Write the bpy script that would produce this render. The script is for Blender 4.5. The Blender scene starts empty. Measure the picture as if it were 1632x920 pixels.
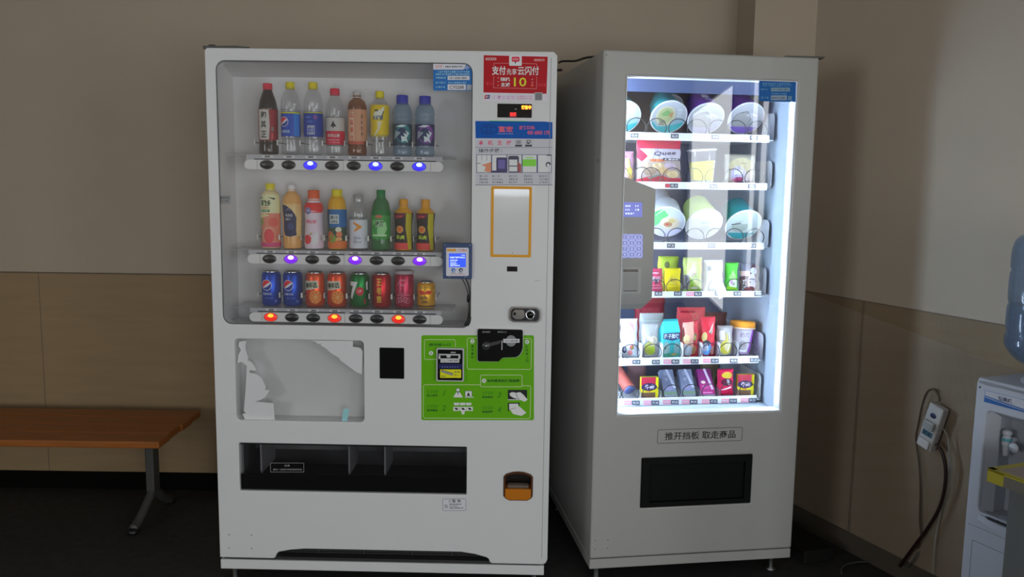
import bpy, bmesh, math, random
from mathutils import Vector, Matrix, Quaternion
from mathutils.geometry import tessellate_polygon
SC = bpy.context.scene
COL = SC.collection
PI = math.pi
rnd = random.Random(7)
# ------------------------------------------------------------------ camera
FPX, PITCH, ROLL, CAMZ = 1342.0, 0.1243, 0.0138, 1.4107
_f = Vector((0, math.cos(PITCH), -math.sin(PITCH))); _d = Vector((0, -math.sin(PITCH), -math.cos(PITCH))); _r = Vector((1, 0, 0))
_cr, _sr = math.cos(ROLL), math.sin(ROLL)
RIGHT = _r * _cr - _d * _sr; DOWN = _r * _sr + _d * _cr; FWD = _f
cam = bpy.data.cameras.new('camera'); camo = bpy.data.objects.new('camera', cam); COL.objects.link(camo)
m = Matrix.Identity(4)
for i in range(3):
    m[i][0] = RIGHT[i]; m[i][1] = -DOWN[i]; m[i][2] = -FWD[i]
m.translation = (0, 0, CAMZ); camo.matrix_world = m
cam.sensor_width = 36; cam.lens = FPX * 36 / 1632; cam.clip_start = .05
SC.camera = camo
# ------------------------------------------------------------------ world, light, exposure
SC.view_settings.view_transform = 'Standard'; SC.view_settings.look = 'None'
SC.view_settings.exposure = 0; SC.view_settings.gamma = 1; SC.view_settings.use_curve_mapping = False
w = bpy.data.worlds.new('world'); w.use_nodes = True; SC.world = w
w.node_tree.nodes['Background'].inputs[0].default_value = (.75, .85, 1, 1); w.node_tree.nodes['Background'].inputs[1].default_value = .3
SC.cycles.max_bounces = 10; SC.cycles.diffuse_bounces = 4; SC.cycles.transparent_max_bounces = 40; SC.cycles.caustics_reflective = False; SC.cycles.caustics_refractive = False
SC.cycles.sample_clamp_indirect = 4
def area(name, loc, direction, sx, sy, power, color):
    l = bpy.data.lights.new(name, 'AREA'); l.shape = 'RECTANGLE'; l.size = sx; l.size_y = sy; l.energy = power; l.color = color
    o = bpy.data.objects.new(name, l); COL.objects.link(o); o.location = loc
    o.rotation_euler = Vector(direction).to_track_quat('-Z', 'Y').to_euler()
    return o
# daylight entering through the windows of the room behind the camera; the left-wall one is added fill
RW_X, RW_Y, RW_YAW = 1.1939, 3.4484, .4046
_tc, _ts = math.cos(RW_YAW), math.sin(RW_YAW)
def rw(t, wd=0, z=0): return Vector((RW_X + _ts * t - _tc * wd, RW_Y - _tc * t - _ts * wd, z))
REAR = -3.6
# openings: (from, to, sill, head) along the rear, right and left walls
WIN1 = (.5, 2.9, .2, 1.75)
WIN2 = (4.35, 7.45, .32, 2.28)
WIN3 = (-.46, .04, 1.27, 1.62)
WIN4 = (2.85, 3.62, .65, 2.5)
FILL_WIN = (4.9, 7.2, .7, 2.4)  # unseen left-wall opening, added to brighten the right wall
LX, BY = -4.2, 3.717
def window_light(loc, direction, W, radiance, color):
    A = (W[1] - W[0]) * (W[3] - W[2]); area('window_daylight', loc, direction, W[1] - W[0], W[3] - W[2], radiance * PI * A, color)
_mid = lambda W: ((W[0] + W[1]) / 2, (W[2] + W[3]) / 2)
for W, L in ((WIN1, 6.5), (WIN3, 9)): window_light((_mid(W)[0], REAR - .02, _mid(W)[1]), (0, 1, 0), W, L, (.93, .97, 1))
for W, L in ((WIN2, 5), (WIN4, 4)): window_light(rw(_mid(W)[0], -.02, _mid(W)[1]), (-_tc, -_ts, 0), W, L, (.95, .98, 1))
window_light((LX - .02, BY - _mid(FILL_WIN)[0], _mid(FILL_WIN)[1]), (1, 0, 0), FILL_WIN, 6.2, (.90, .95, 1))  # added fill light from the left, no known window there
LED_STRENGTH = 7.0
# ------------------------------------------------------------------ materials
def lin(c): c = c / 255; return c / 12.92 if c <= .04045 else ((c + .055) / 1.055) ** 2.4
E1, EIN, E2 = .42, .40, 1.0         # light on the left machine's face, in its display, in the right machine
_mats = {}
def pm(name, col, rough=.5, metal=0, spec=.5, emis=None, es=0, noise=0, nscale=40, bump=0, stretch=(1, 1, 1), coat=0):
    if name in _mats: return _mats[name]
    m = bpy.data.materials.new(name); m.use_nodes = True; n = m.node_tree.nodes; L = m.node_tree.links
    b = n['Principled BSDF']; b.inputs['Base Color'].default_value = (*col, 1); b.inputs['Roughness'].default_value = rough
    b.inputs['Metallic'].default_value = metal; b.inputs['Specular IOR Level'].default_value = spec; b.inputs['Coat Weight'].default_value = coat
    if emis: b.inputs['Emission Color'].default_value = (*emis, 1); b.inputs['Emission Strength'].default_value = es
    if noise or bump:
        tc = n.new('ShaderNodeTexCoord'); mp = n.new('ShaderNodeMapping'); mp.inputs['Scale'].default_value = stretch
        nz = n.new('ShaderNodeTexNoise'); nz.inputs['Scale'].default_value = nscale; nz.inputs['Detail'].default_value = 4
        L.new(tc.outputs['Object'], mp.inputs[0]); L.new(mp.outputs[0], nz.inputs['Vector'])
        if noise:
            mx = n.new('ShaderNodeMix'); mx.data_type = 'RGBA'
            mx.inputs[6].default_value = (*[max(0, c * (1 - noise)) for c in col], 1); mx.inputs[7].default_value = (*[min(1, c * (1 + noise)) for c in col], 1)
            L.new(nz.outputs['Fac'], mx.inputs[0]); L.new(mx.outputs[2], b.inputs['Base Color'])
        if bump:
            bp = n.new('ShaderNodeBump'); bp.inputs['Strength'].default_value = bump; bp.inputs['Distance'].default_value = .002
            L.new(nz.outputs['Fac'], bp.inputs['Height']); L.new(bp.outputs[0], b.inputs['Normal'])
    _mats[name] = m; return m
def K(r, g, b, e=E1, rough=.45, **k):
    """material whose own colour is the seen colour divided by the light that falls there"""
    key = 'paint_%d_%d_%d_%d_%d' % (r, g, b, int(e * 100), int(rough * 100)) + ''.join(sorted(k))
    return pm(key, tuple(min(.92, lin(c) / e) for c in (r, g, b)), rough, **{'spec': .22, **k})
def KI(r, g, b, **k): return K(r, g, b, EIN, **k)
def KB(r, g, b, **k): return K(r, g, b, E2, **k)
def glow(name, col, s): return pm(name, (.02, .02, .02), .3, emis=col, es=s)
def clear(name, tint, gloss=.06, rough=.03, haze=0, hazecol=(.8, .8, .8), body=0, bodycol=(1, 1, 1)):
    """thin clear sheet: tinted transmission, edge reflection, a little dust"""
    if name in _mats: return _mats[name]
    m = bpy.data.materials.new(name); m.use_nodes = True; n = m.node_tree.nodes; L = m.node_tree.links
    n.remove(n['Principled BSDF']); out = n['Material Output']
    t = n.new('ShaderNodeBsdfTransparent'); t.inputs[0].default_value = (*tint, 1)
    g = n.new('ShaderNodeBsdfGlossy'); g.inputs['Roughness'].default_value = rough; g.inputs[0].default_value = (1, 1, 1, 1)
    lw_ = n.new('ShaderNodeLayerWeight'); lw_.inputs[0].default_value = .5
    pw = n.new('ShaderNodeMath'); pw.operation = 'POWER'; pw.inputs[1].default_value = 4.5; L.new(lw_.outputs['Facing'], pw.inputs[0])
    fr = n.new('ShaderNodeMath'); fr.operation = 'MULTIPLY_ADD'; fr.inputs[1].default_value = .75; fr.inputs[2].default_value = gloss * .75; L.new(pw.outputs[0], fr.inputs[0])
    mx = n.new('ShaderNodeMixShader'); L.new(fr.outputs[0], mx.inputs[0]); L.new(t.outputs[0], mx.inputs[1]); L.new(g.outputs[0], mx.inputs[2])
    last = mx
    amt = haze or body
    if amt:
        d = n.new('ShaderNodeBsdfDiffuse'); d.inputs[0].default_value = (*(hazecol if haze else bodycol), 1)
        m2_ = n.new('ShaderNodeMixShader'); m2_.inputs[0].default_value = amt; L.new(mx.outputs[0], m2_.inputs[1]); L.new(d.outputs[0], m2_.inputs[2]); last = m2_
    L.new(last.outputs[0], out.inputs[0]); _mats[name] = m; return m
WHITE1 = pm('white_enamel', (.82, .825, .83), .32, coat=.15, noise=.015, nscale=3)
GREY2 = pm('grey_enamel', (.48, .48, .46), .35, coat=.1, noise=.02, nscale=3)
DARK = pm('dark_plastic', (.012, .012, .013), .35)
BLACK = pm('black_gloss', (.006, .006, .007), .12)
CHROME = pm('chrome', (.75, .76, .78), .12, metal=1)
STEEL = pm('dull_steel', (.35, .36, .37), .38, metal=1)
GLASS1 = clear('display_glass', (.98, .985, .99), .04, .02, haze=.022, hazecol=(.7, .7, .7))
GLASS2 = clear('cabinet_glass', (.97, .98, 1), .065, .015)
PETC = clear('clear_plastic', (.93, .935, .94), .075, .06, body=.08, bodycol=(.75, .76, .78))
PETB = clear('blue_plastic', (.72, .82, .90), .08, .08, body=.34, bodycol=(.34, .46, .58))
FILM = clear('clear_film', (.95, .95, .96), .10, .12, body=.10, bodycol=(.85, .85, .88))
CLEARSHELF = clear('clear_acrylic', (.94, .94, .95), .05, .08, body=.22, bodycol=(.62, .62, .65))
# ------------------------------------------------------------------ mesh helpers
class MB:
    def __init__(s): s.v = []; s.f = []; s.mi = []; s.sm = []; s.mats = []
    def idx(s, m):
        if m not in s.mats: s.mats.append(m)
        return s.mats.index(m)
    def add(s, vs, fs, m, smooth=False, mx=None):
        o = len(s.v); i = s.idx(m)
        s.v += [tuple(mx @ Vector(v)) if mx else tuple(v) for v in vs]
        for f in fs: s.f.append(tuple(a + o for a in f)); s.mi.append(i); s.sm.append(smooth)
        return s
    def box(s, x0, x1, y0, y1, z0, z1, m, bev=0, seg=2, mx=None):
        if bev:
            bm = bmesh.new(); bmesh.ops.create_cube(bm, size=1)
            for v in bm.verts: v.co = Vector(((x0 + x1) / 2 + v.co.x * (x1 - x0), (y0 + y1) / 2 + v.co.y * (y1 - y0), (z0 + z1) / 2 + v.co.z * (z1 - z0)))
            bmesh.ops.bevel(bm, geom=bm.edges[:], offset=bev, segments=seg, affect='EDGES', profile=.5)
            bm.verts.index_update(); s.add([v.co.copy() for v in bm.verts], [[v.index for v in f.verts] for f in bm.faces], m, False, mx); bm.free()
            return s
        vs = [(x, y, z) for x in (x0, x1) for y in (y0, y1) for z in (z0, z1)]
        return s.add(vs, [(0, 1, 3, 2), (4, 6, 7, 5), (0, 4, 5, 1), (2, 3, 7, 6), (0, 2, 6, 4), (1, 5, 7, 3)], m, False, mx)
    def lathe(s, prof, m, seg=28, mx=None, smooth=True, caps=False, sx=1, sy=1):
        n = len(prof); vs = []; fs = []
        for k in range(seg):
            a = 2 * PI * k / seg; vs += [(r * math.cos(a) * sx, r * math.sin(a) * sy, z) for r, z in prof]
        for k in range(seg):
            k2 = (k + 1) % seg
            for i in range(n - 1): fs.append((k * n + i, k2 * n + i, k2 * n + i + 1, k * n + i + 1))
        if caps:
            fs.append(tuple(k * n for k in range(seg))[::-1]); fs.append(tuple(k * n + n - 1 for k in range(seg)))
        return s.add(vs, fs, m, smooth, mx)
    def tube(s, pts, r, m, seg=8, mx=None, sub=0):
        pts = [Vector(p) for p in pts]
        if sub: pts = smooth_path(pts, sub)
        vs = []; fs = []; up = Vector((.13, .37, .92)).normalized(); n = len(pts)
        for i, p in enumerate(pts):
            t = (pts[min(i + 1, n - 1)] - pts[max(i - 1, 0)]).normalized()
            up = (up - t * up.dot(t))
            up = up.normalized() if up.length > 1e-5 else t.orthogonal().normalized()
            b = t.cross(up); rr = r[i * len(r) // n] if isinstance(r, (list, tuple)) else r
            vs += [p + (up * math.cos(2 * PI * k / seg) + b * math.sin(2 * PI * k / seg)) * rr for k in range(seg)]
        for i in range(n - 1):
            for k in range(seg):
                k2 = (k + 1) % seg; fs.append((i * seg + k, i * seg + k2, (i + 1) * seg + k2, (i + 1) * seg + k))
        fs.append(tuple(range(seg))[::-1]); fs.append(tuple((n - 1) * seg + k for k in range(seg)))
        return s.add(vs, fs, m, True, mx)
    def prism(s, pts, d0, d1, m, f=lambda a, b, d: (a, d, b), mx=None):
        """outline in the a-b plane pushed from depth d0 to d1"""
        n = len(pts); tri = tessellate_polygon([[Vector((a, b, 0)) for a, b in pts]])
        vs = [f(a, b, d0) for a, b in pts] + [f(a, b, d1) for a, b in pts]
        fs = [tuple(t) for t in tri] + [tuple(i + n for i in t)[::-1] for t in tri] + [(i, (i + 1) % n, (i + 1) % n + n, i + n) for i in range(n)]
        return s.add(vs, fs, m, False, mx)
    def build(s, name, parent=None, loc=(0, 0, 0), rot=(0, 0, 0), fix=True):
        me = bpy.data.meshes.new(name); me.from_pydata(s.v, [], s.f)
        for m in s.mats: me.materials.append(m)
        me.polygons.foreach_set('material_index', s.mi); me.polygons.foreach_set('use_smooth', s.sm)
        if fix:
            bm = bmesh.new(); bm.from_mesh(me); bmesh.ops.recalc_face_normals(bm, faces=bm.faces[:]); bm.to_mesh(me); bm.free()
        me.update(); o = bpy.data.objects.new(name, me); COL.objects.link(o); o.parent = parent; o.location = loc; o.rotation_euler = rot
        return o
def smooth_path(p, n):
    out = []
    for i in range(len(p) - 1):
        a, b, c, d = p[max(i - 1, 0)], p[i], p[i + 1], p[min(i + 2, len(p) - 1)]
        for k in range(n):
            t = k / n; out.append(.5 * ((2 * b) + (c - a) * t + (2 * a - 5 * b + 4 * c - d) * t * t + (3 * b - a - 3 * c + d) * t ** 3))
    return out + [p[-1]]
def rrect(x0, y0, x1, y1, r, n=6):
    x0, x1 = min(x0, x1), max(x0, x1); y0, y1 = min(y0, y1), max(y0, y1)
    if r <= 0: return [(x0, y0), (x1, y0), (x1, y1), (x0, y1)]
    o = []
    for cx, cy, a0 in ((x1 - r, y0 + r, -PI / 2), (x1 - r, y1 - r, 0), (x0 + r, y1 - r, PI / 2), (x0 + r, y0 + r, PI)):
        o += [(cx + r * math.cos(a0 + PI / 2 * k / n), cy + r * math.sin(a0 + PI / 2 * k / n)) for k in range(n + 1)]
    return o
def plate(name, outer, holes, y0, y1, m, parent, bev=.003):
    """flat sheet with holes: outlines in local x-z, thickness from y0 (front) to y1"""
    cu = bpy.data.curves.new(name, 'CURVE'); cu.dimensions = '2D'; cu.fill_mode = 'BOTH'
    cu.extrude = (y1 - y0) / 2 - bev; cu.bevel_depth = bev; cu.bevel_resolution = 2; cu.offset = -bev
    for pl in [outer] + holes:
        sp = cu.splines.new('POLY'); sp.points.add(len(pl) - 1); sp.use_cyclic_u = True
        for p, q in zip(sp.points, pl): p.co = (q[0], q[1], 0, 1)
    t = bpy.data.objects.new(name, cu); COL.objects.link(t); bpy.context.view_layer.update()
    me = bpy.data.meshes.new_from_object(t.evaluated_get(bpy.context.evaluated_depsgraph_get()))
    bpy.data.objects.remove(t); bpy.data.curves.remove(cu)
    for v in me.vertices: x, y, z = v.co; v.co = (x, (y0 + y1) / 2 - z, y)
    me.materials.clear(); me.materials.append(m); me.name = name
    for p in me.polygons: p.use_smooth = False
    o = bpy.data.objects.new(name, me); COL.objects.link(o); o.parent = parent
    return o
_gl = {}
def glyphs(s, bold):
    if (s, bold) in _gl: return _gl[(s, bold)]
    cu = bpy.data.curves.new('t', 'FONT'); cu.body = s; cu.resolution_u = 2; cu.offset = bold
    t = bpy.data.objects.new('t', cu); COL.objects.link(t); bpy.context.view_layer.update()
    me = bpy.data.meshes.new_from_object(t.evaluated_get(bpy.context.evaluated_depsgraph_get()))
    vs = [(v.co.x, v.co.y) for v in me.vertices]; fs = [tuple(p.vertices) for p in me.polygons]
    bpy.data.objects.remove(t); bpy.data.curves.remove(cu); bpy.data.meshes.remove(me)
    if not vs: vs, fs = [(0, 0), (.1, 0), (0, .1)], [(0, 1, 2)]
    bb = (min(v[0] for v in vs), min(v[1] for v in vs), max(v[0] for v in vs), max(v[1] for v in vs))
    _gl[(s, bold)] = (vs, fs, bb); return _gl[(s, bold)]
class Dec:
    """flat printing: shapes in 2D, later mapped on a face. px=True: coordinates are measured with y downwards and sent through cv"""
    def __init__(s, cv=None): s.sh = []; s.cv = cv; s.up = -1 if cv else 1
    def raw(s, pts, fs, m, l): s.sh.append((pts, fs, m, l)); return s
    def poly(s, pts, m, l=1): return s.raw(pts, [tuple(t) for t in tessellate_polygon([[Vector((a, b, 0)) for a, b in pts]])], m, l)
    def rect(s, x0, y0, x1, y1, m, l=1, r=0): return s.raw(rrect(x0, y0, x1, y1, r), [tuple(range(len(rrect(x0, y0, x1, y1, r))))], m, l)
    def frame(s, x0, y0, x1, y1, t, m, l=2, r=0):
        a = rrect(x0, y0, x1, y1, r); x0, x1 = min(x0, x1), max(x0, x1); y0, y1 = min(y0, y1), max(y0, y1)
        b = rrect(x0 + t, y0 + t, x1 - t, y1 - t, max(r - t, r * .3)); n = len(a)
        return s.raw(a + b, [(i, (i + 1) % n, (i + 1) % n + n, i + n) for i in range(n)], m, l)
    def ell(s, cx, cy, rx, ry, m, l=1, n=24): return s.raw([(cx + rx * math.cos(2 * PI * k / n), cy + ry * math.sin(2 * PI * k / n)) for k in range(n)], [tuple(range(n))], m, l)
    def ring(s, cx, cy, rx, ry, t, m, l=2, n=28):
        p = [(cx + rx * math.cos(2 * PI * k / n), cy + ry * math.sin(2 * PI * k / n)) for k in range(n)] + [(cx + (rx - t) * math.cos(2 * PI * k / n), cy + (ry - t) * math.sin(2 * PI * k / n)) for k in range(n)]
        return s.raw(p, [(k, (k + 1) % n, (k + 1) % n + n, k + n) for k in range(n)], m, l)
    def line(s, pts, t, m, l=2):
        for (x0, y0), (x1, y1) in zip(pts, pts[1:]):
            d = math.hypot(x1 - x0, y1 - y0) or 1; nx, ny = -(y1 - y0) / d * t / 2, (x1 - x0) / d * t / 2
            s.raw([(x0 + nx, y0 + ny), (x1 + nx, y1 + ny), (x1 - nx, y1 - ny), (x0 - nx, y0 - ny)], [(0, 1, 2, 3)], m, l)
        return s
    def text(s, t, cx, cy, h, m, l=3, w=None, bold=.01, rot=0, shear=0):
        vs, fs, bb = glyphs(t, bold); k = h / max(.05, bb[3] - bb[1]); kx = k if w is None else w / max(.05, bb[2] - bb[0])
        c, sn = math.cos(rot), math.sin(rot); out = []
        for x, y in vs:
            a = (x - (bb[0] + bb[2]) / 2) * kx; b = (y - (bb[1] + bb[3]) / 2) * k; a += shear * b
            a, b = a * c - b * sn, a * sn + b * c
            out.append((cx + a, cy + b * s.up))
        return s.raw(out, fs, m, l)
    def vtext(s, t, cx, y0, y1, h, m, l=3, w=None, bold=.01):
        n = len(t)
        for i, ch in enumerate(t): s.text(ch, cx, y0 + (y1 - y0) * (i / max(1, n - 1)), h, m, l, w or h, bold)
        return s
    def marks(s, x0, y0, x1, y1, n, m, l=3, seed=1):
        """a row of small characters too small to read"""
        q = random.Random(seed); st = (x1 - x0) / n
        for i in range(n):
            a = x0 + i * st; 
            for j in range(2):
                yy = y0 + (y1 - y0) * (.08 + .5 * j); s.rect(a + st * .1, yy, a + st * (.5 + .38 * q.random()), yy + (y1 - y0) * (.22 + .14 * q.random()), m, l)
            s.rect(a + st * (.2 + .4 * q.random()), y0, a + st * (.8), y1, m, l) if q.random() > .5 else None
        return s
    def build(s, name, parent, mapf, step=0, hz=.0003, mb=None, off=.0002):
        mb0 = mb; mb = mb or MB()
        for pts, fs, m, l in s.sh:
            if step:
                bm = bmesh.new(); vs = [bm.verts.new((a, b, 0)) for a, b in pts]
                for f in fs:
                    try: bm.faces.new([vs[i] for i in f])
                    except ValueError: pass
                xs = [p[0] for p in pts]; ys = [p[1] for p in pts]
                for ax, lo, hi, nv in ((0, min(xs), max(xs), (1, 0, 0)), (1, min(ys), max(ys), (0, 1, 0))):
                    k = math.floor(lo / step) + 1
                    while k * step < hi - 1e-6:
                        co = [0, 0, 0]; co[ax] = k * step
                        bmesh.ops.bisect_plane(bm, geom=bm.verts[:] + bm.edges[:] + bm.faces[:], plane_co=co, plane_no=nv); k += 1
                bm.verts.index_update(); P = [(v.co.x, v.co.y) for v in bm.verts]; F = [[v.index for v in f.verts] for f in bm.faces]; bm.free()
            else: P, F = pts, fs
            if s.cv: P = [s.cv(*p) for p in P]
            mb.add([mapf(a, b, off + l * hz) for a, b in P], F, m)
        return mb.build(name, parent, fix=False) if mb0 is None else None
def thing(name, label, cat, loc=(0, 0, 0), rot=(0, 0, 0), group=None):
    o = bpy.data.objects.new(name, None); COL.objects.link(o); o.location = loc; o.rotation_euler = rot; o.empty_display_size = .05
    return tag(o, label, cat, group)
def tag(o, label, cat, group=None):
    o['label'] = label; o['category'] = cat
    if group: o['group'] = group
    return o
def struct(o): o['kind'] = 'structure'; return o
# ------------------------------------------------------------------ where the machines stand; measuring on their faces
M1 = dict(x=-.9997, y=2.7791, yaw=-.0153); M2 = dict(x=.2888, y=2.8315, yaw=.1541)
for M in (M1, M2): M['mx'] = Matrix.Translation((M['x'], M['y'], 0)) @ Matrix.Rotation(M['yaw'], 4, 'Z')
def face(M, px, py, w=0):
    """photo measurement -> (across, up) in metres on the machine's face, w metres behind it"""
    v = RIGHT * ((px - 816) / FPX) + DOWN * ((py - 460) / FPX) + FWD
    c, s = math.cos(M['yaw']), math.sin(M['yaw']); n = Vector((-s, c, 0)); U = Vector((c, s, 0)); O = Vector((M['x'], M['y'], 0)); C0 = Vector((0, 0, CAMZ))
    P = C0 + v * (((O + n * w - C0).dot(n)) / v.dot(n)); return (P - O).dot(U), P.z
f1 = lambda x, y: face(M1, x, y); f2 = lambda x, y: face(M2, x, y)
flat = lambda w0: (lambda a, b, h: (a, w0 - h, b))
# ================================================================== ROOM
WALLP = pm('wall_plaster', (.53, .445, .345), .9, noise=.05, nscale=6, bump=.05)
TAN = pm('tan_wainscot', (.36, .25, .132), .6, noise=.16, nscale=3.5, stretch=(1, 1, 9), bump=.05)
TAN2 = TAN
BASEM = pm('black_skirting', (.005, .0045, .004), .8, spec=.06)
FLOORM = pm('dark_floor', (.042, .043, .041), .6, spec=.25, noise=.45, nscale=26, bump=.15)
CEILM = pm('ceiling_white', (.35, .35, .34), .9, noise=.02)
HW, HB = .987, .081
def quad(name, pts, m): return struct(MB().add(pts, [(0, 1, 2, 3)], m).build(name, fix=False))
def slab(name, a, b, z0, z1, th, m):
    """upright slab along a-b, thickness to the right of the a->b direction"""
    a = Vector((a[0], a[1], 0)); b = Vector((b[0], b[1], 0)); d = (b - a).normalized(); n = Vector((d.y, -d.x, 0)) * th
    vs = [(*(p + q).xy, z) for p, q in ((a, n * 0), (b, n * 0), (b, n), (a, n)) for z in (z0, z1)]
    return struct(MB().add(vs, [(0, 2, 3, 1), (2, 4, 5, 3), (4, 6, 7, 5), (6, 0, 1, 7), (1, 3, 5, 7), (0, 6, 4, 2)], m).build(name))
RE = (RW_Y - REAR) / _tc
RX = rw(RE).x
struct(MB().box(LX - .1, RX + .3, REAR - .1, BY + .1, -.08, 0, FLOORM).build('floor'))
struct(MB().box(LX - .1, RX + .3, REAR - .1, BY + .1, 3.0, 3.08, CEILM).build('ceiling'))
slab('wall_back', (1.5, BY), (LX - .1, BY), 0, 3, .1, WALLP)
struct(MB().box(.948, 1.1965, 3.4484, BY, 0, 3, WALLP).build('wall_pillar'))
def wall_with_hole(name, mapf, L0, L1, holes, m):
    """wall built of slabs around its window openings"""
    mb = MB(); xs = sorted({L0, L1, *[h[i] for h in holes for i in (0, 1)]})
    for a, b in zip(xs, xs[1:]):
        hs = [h for h in holes if h[0] <= a + 1e-6 and h[1] >= b - 1e-6]; z = 0
        for h in hs: mb.prism([(a, z), (b, z), (b, h[2]), (a, h[2])], 0, .1, m, mapf); z = h[3]
        mb.prism([(a, z), (b, z), (b, 3), (a, 3)], 0, .1, m, mapf)
    return struct(mb.build(name))
rear = lambda a, b, d: (a, REAR - d, b)
right = lambda a, b, d: tuple(rw(a, -d, b))
left = lambda a, b, d: (LX - d, BY - a, b)
wall_with_hole('wall_rear', rear, LX - .1, RX + .2, [WIN1, WIN3], WALLP)
wall_with_hole('wall_right', right, 0, RE + .1, [WIN2, WIN4], WALLP)
wall_with_hole('wall_left', left, -.1, BY - REAR + .1, [FILL_WIN], WALLP)
FRM = pm('window_frame_paint', (.25, .25, .26), .4)
for i, (W, mp, n) in enumerate(((WIN1, rear, 3), (WIN2, right, 1), (WIN3, rear, 1), (WIN4, right, 2), (FILL_WIN, left, 2))):
    mb = MB(); t = .05 if i not in (2,) else .012
    for a, b, c, d in ((W[0], W[0] + t, W[2], W[3]), (W[1] - t, W[1], W[2], W[3]), (W[0], W[1], W[2], W[2] + t), (W[0], W[1], W[3] - t, W[3])): mb.prism([(a, c), (b, c), (b, d), (a, d)], -.01, .015, FRM, mp)
    for k in range(1, n): x = W[0] + (W[1] - W[0]) * k / n; mb.prism([(x - .025, W[2]), (x + .025, W[2]), (x + .025, W[3]), (x - .025, W[3])], -.01, .015, FRM, mp)
    struct(mb.build('window_%d' % (i + 1)))  # the one on the left wall is added for its fill light
# wainscot and skirting
slab('trim_1', (1.0, BY), (LX, BY), HB, HW, -.012, TAN)
slab('trim_2', rw(0, 0), rw(2.8, 0), HB, HW, -.012, TAN2)
slab('baseboard_back', (1.0, BY), (LX, BY), 0, HB, -.018, BASEM)
slab('baseboard_right', rw(0, 0), rw(2.8, 0), 0, HB, -.018, BASEM)
CAP = pm('wainscot_cap', (.16, .12, .085), .6)
slab('trim_3', (1.0, BY), (LX, BY), HW, HW + .004, -.014, CAP)
slab('trim_4', rw(0, 0), rw(2.8, 0), HW, HW + .004, -.014, CAP)
jt = MB()
for t in (.34, 1.02, 1.7): jt.prism([(t, HB), (t + .0025, HB), (t + .0025, HW), (t, HW)], -.0124, -.011, CAP, right)
struct(jt.build('trim_5'))
jt = MB()
for x in (-3.1, -2.1, -1.25): jt.box(x, x + .0025, BY - .0124, BY - .011, HB, HW, CAP)
struct(jt.build('trim_6'))
# ================================================================== LEFT MACHINE
W1, H1 = 1.1346, 1.83
V1 = thing('drink_vending_machine', 'wide white drink vending machine with three rows of bottles and cans behind glass', 'vending machine', (M1['x'], M1['y'], 0), (0, 0, M1['yaw']))
def shell(name, u0, u1, w0, w1, z0, z1, m, parent):
    mb = MB(); vs = [(x, y, z) for x in (u0, u1) for y in (w0, w1) for z in (z0, z1)]
    mb.add(vs, [(0, 1, 3, 2), (4, 6, 7, 5), (2, 3, 7, 6), (0, 2, 6, 4), (1, 5, 7, 3)], m); return mb.build(name, parent, fix=False)
shell('cabinet', .004, W1 - .012, .05, .84, .066, 1.812, WHITE1, V1)
OPN = (.0342, .8635, .9305, 1.791); SW = (.0712, .506, .601, .881); TR = (.0765, .8538, .3525, .521); RT = (.981, 1.0788, .3373, .437)
arch = [(0, .11), (.186, .11), (.192, .113), (.198, .127), (.206, .134), (.245, .142), (.295, .147), (.838, .147), (.885, .140), (.925, .129), (.932, .124), (.936, .113), (.943, .108), (W1 - .02, .108), (W1 - .006, .112), (W1, .125), (W1, H1 - .012), (W1 - .012, H1), (.008, H1), (0, H1 - .008)]
cup = lambda g: [(.981 - g, .352), (.988 - g, .343 - g * .7), (1.0, .337 - g), (1.06, .337 - g), (1.072 + g, .343 - g * .7), (1.0788 + g, .352), (1.0788 + g, .42), (1.071 + g, .429 + g * .7), (1.05, .436 + g), (1.03, .438 + g), (1.01, .436 + g), (.989 - g, .429 + g * .7), (.981 - g, .42)]
plate('door', arch, [rrect(OPN[0], OPN[2], OPN[1], OPN[3], .03), rrect(SW[0], SW[2], SW[1], SW[3], .014), rrect(TR[0], TR[2], TR[1], TR[3], .003), cup(0)], 0, .05, WHITE1, V1)
d = Dec()
SEAM = pm('seam_shadow_gap', (.35, .35, .35), .6)
d.rect(W1 - .0205, .13, W1 - .019, H1 - .02, SEAM); d.build('door_seam', V1, flat(0))
def dots(V, pts, r=.002):
    for x, y in pts: MB().lathe([(.0001, .0012), (r * .7, .001), (r, 0)], DARK, 10, Matrix.Translation((x, 0, y)) @ Matrix.Rotation(PI / 2, 4, 'X')).build('door_screw', V)
dots(V1, ((.0345, .1925), (.112, .1925), (.0325, .145), (.1115, .1448)))
# display case
LINER = pm('display_liner', (.80, .79, .79), .5, noise=.03, nscale=5)
mb = MB(); u0, u1, z0, z1 = OPN[0] - .004, OPN[1] + .004, OPN[2] - .004, OPN[3] + .004; D0, D1, D2 = .045, .175, .20
bz = z1 - .035
P = dict(a=(u0, D0, z0), b=(u1, D0, z0), c=(u1, D0, z1), d=(u0, D0, z1), e=(u0, D1, z0), f=(u1, D1, z0), g=(u1, D1, bz), h=(u0, D1, bz))
mb.add(list(P.values()), [(4, 5, 6, 7), (0, 1, 5, 4), (0, 4, 7, 3), (1, 2, 6, 5), (3, 7, 6, 2)], LINER)
mb.build('display_case', V1, fix=False)
GASK = pm('window_gasket', (.06, .06, .062), .6)
d = Dec(); d.frame(OPN[0] - .0, OPN[2], OPN[1], OPN[3], .0022, GASK, 0, .03); d.build('window_gasket', V1, flat(.006))
mb = MB(); mb.prism(rrect(OPN[0] + .001, OPN[2] + .001, OPN[1] - .001, OPN[3] - .001, .029), .009, .013, GLASS1); mb.build('window_glass', V1)
PINM = pm('clip_pin', (.85, .83, .78), .3)
SHZ = (1.494, 1.180, .984); BARZ = (1.4607, 1.150, .9538)
RAIL = pm('price_rail_grey', (.50, .50, .53), .35); SLIT = pm('rail_slit', (.03, .03, .05), .4); BARW = pm('button_bar_white', (.88, .87, .85), .35)
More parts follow.
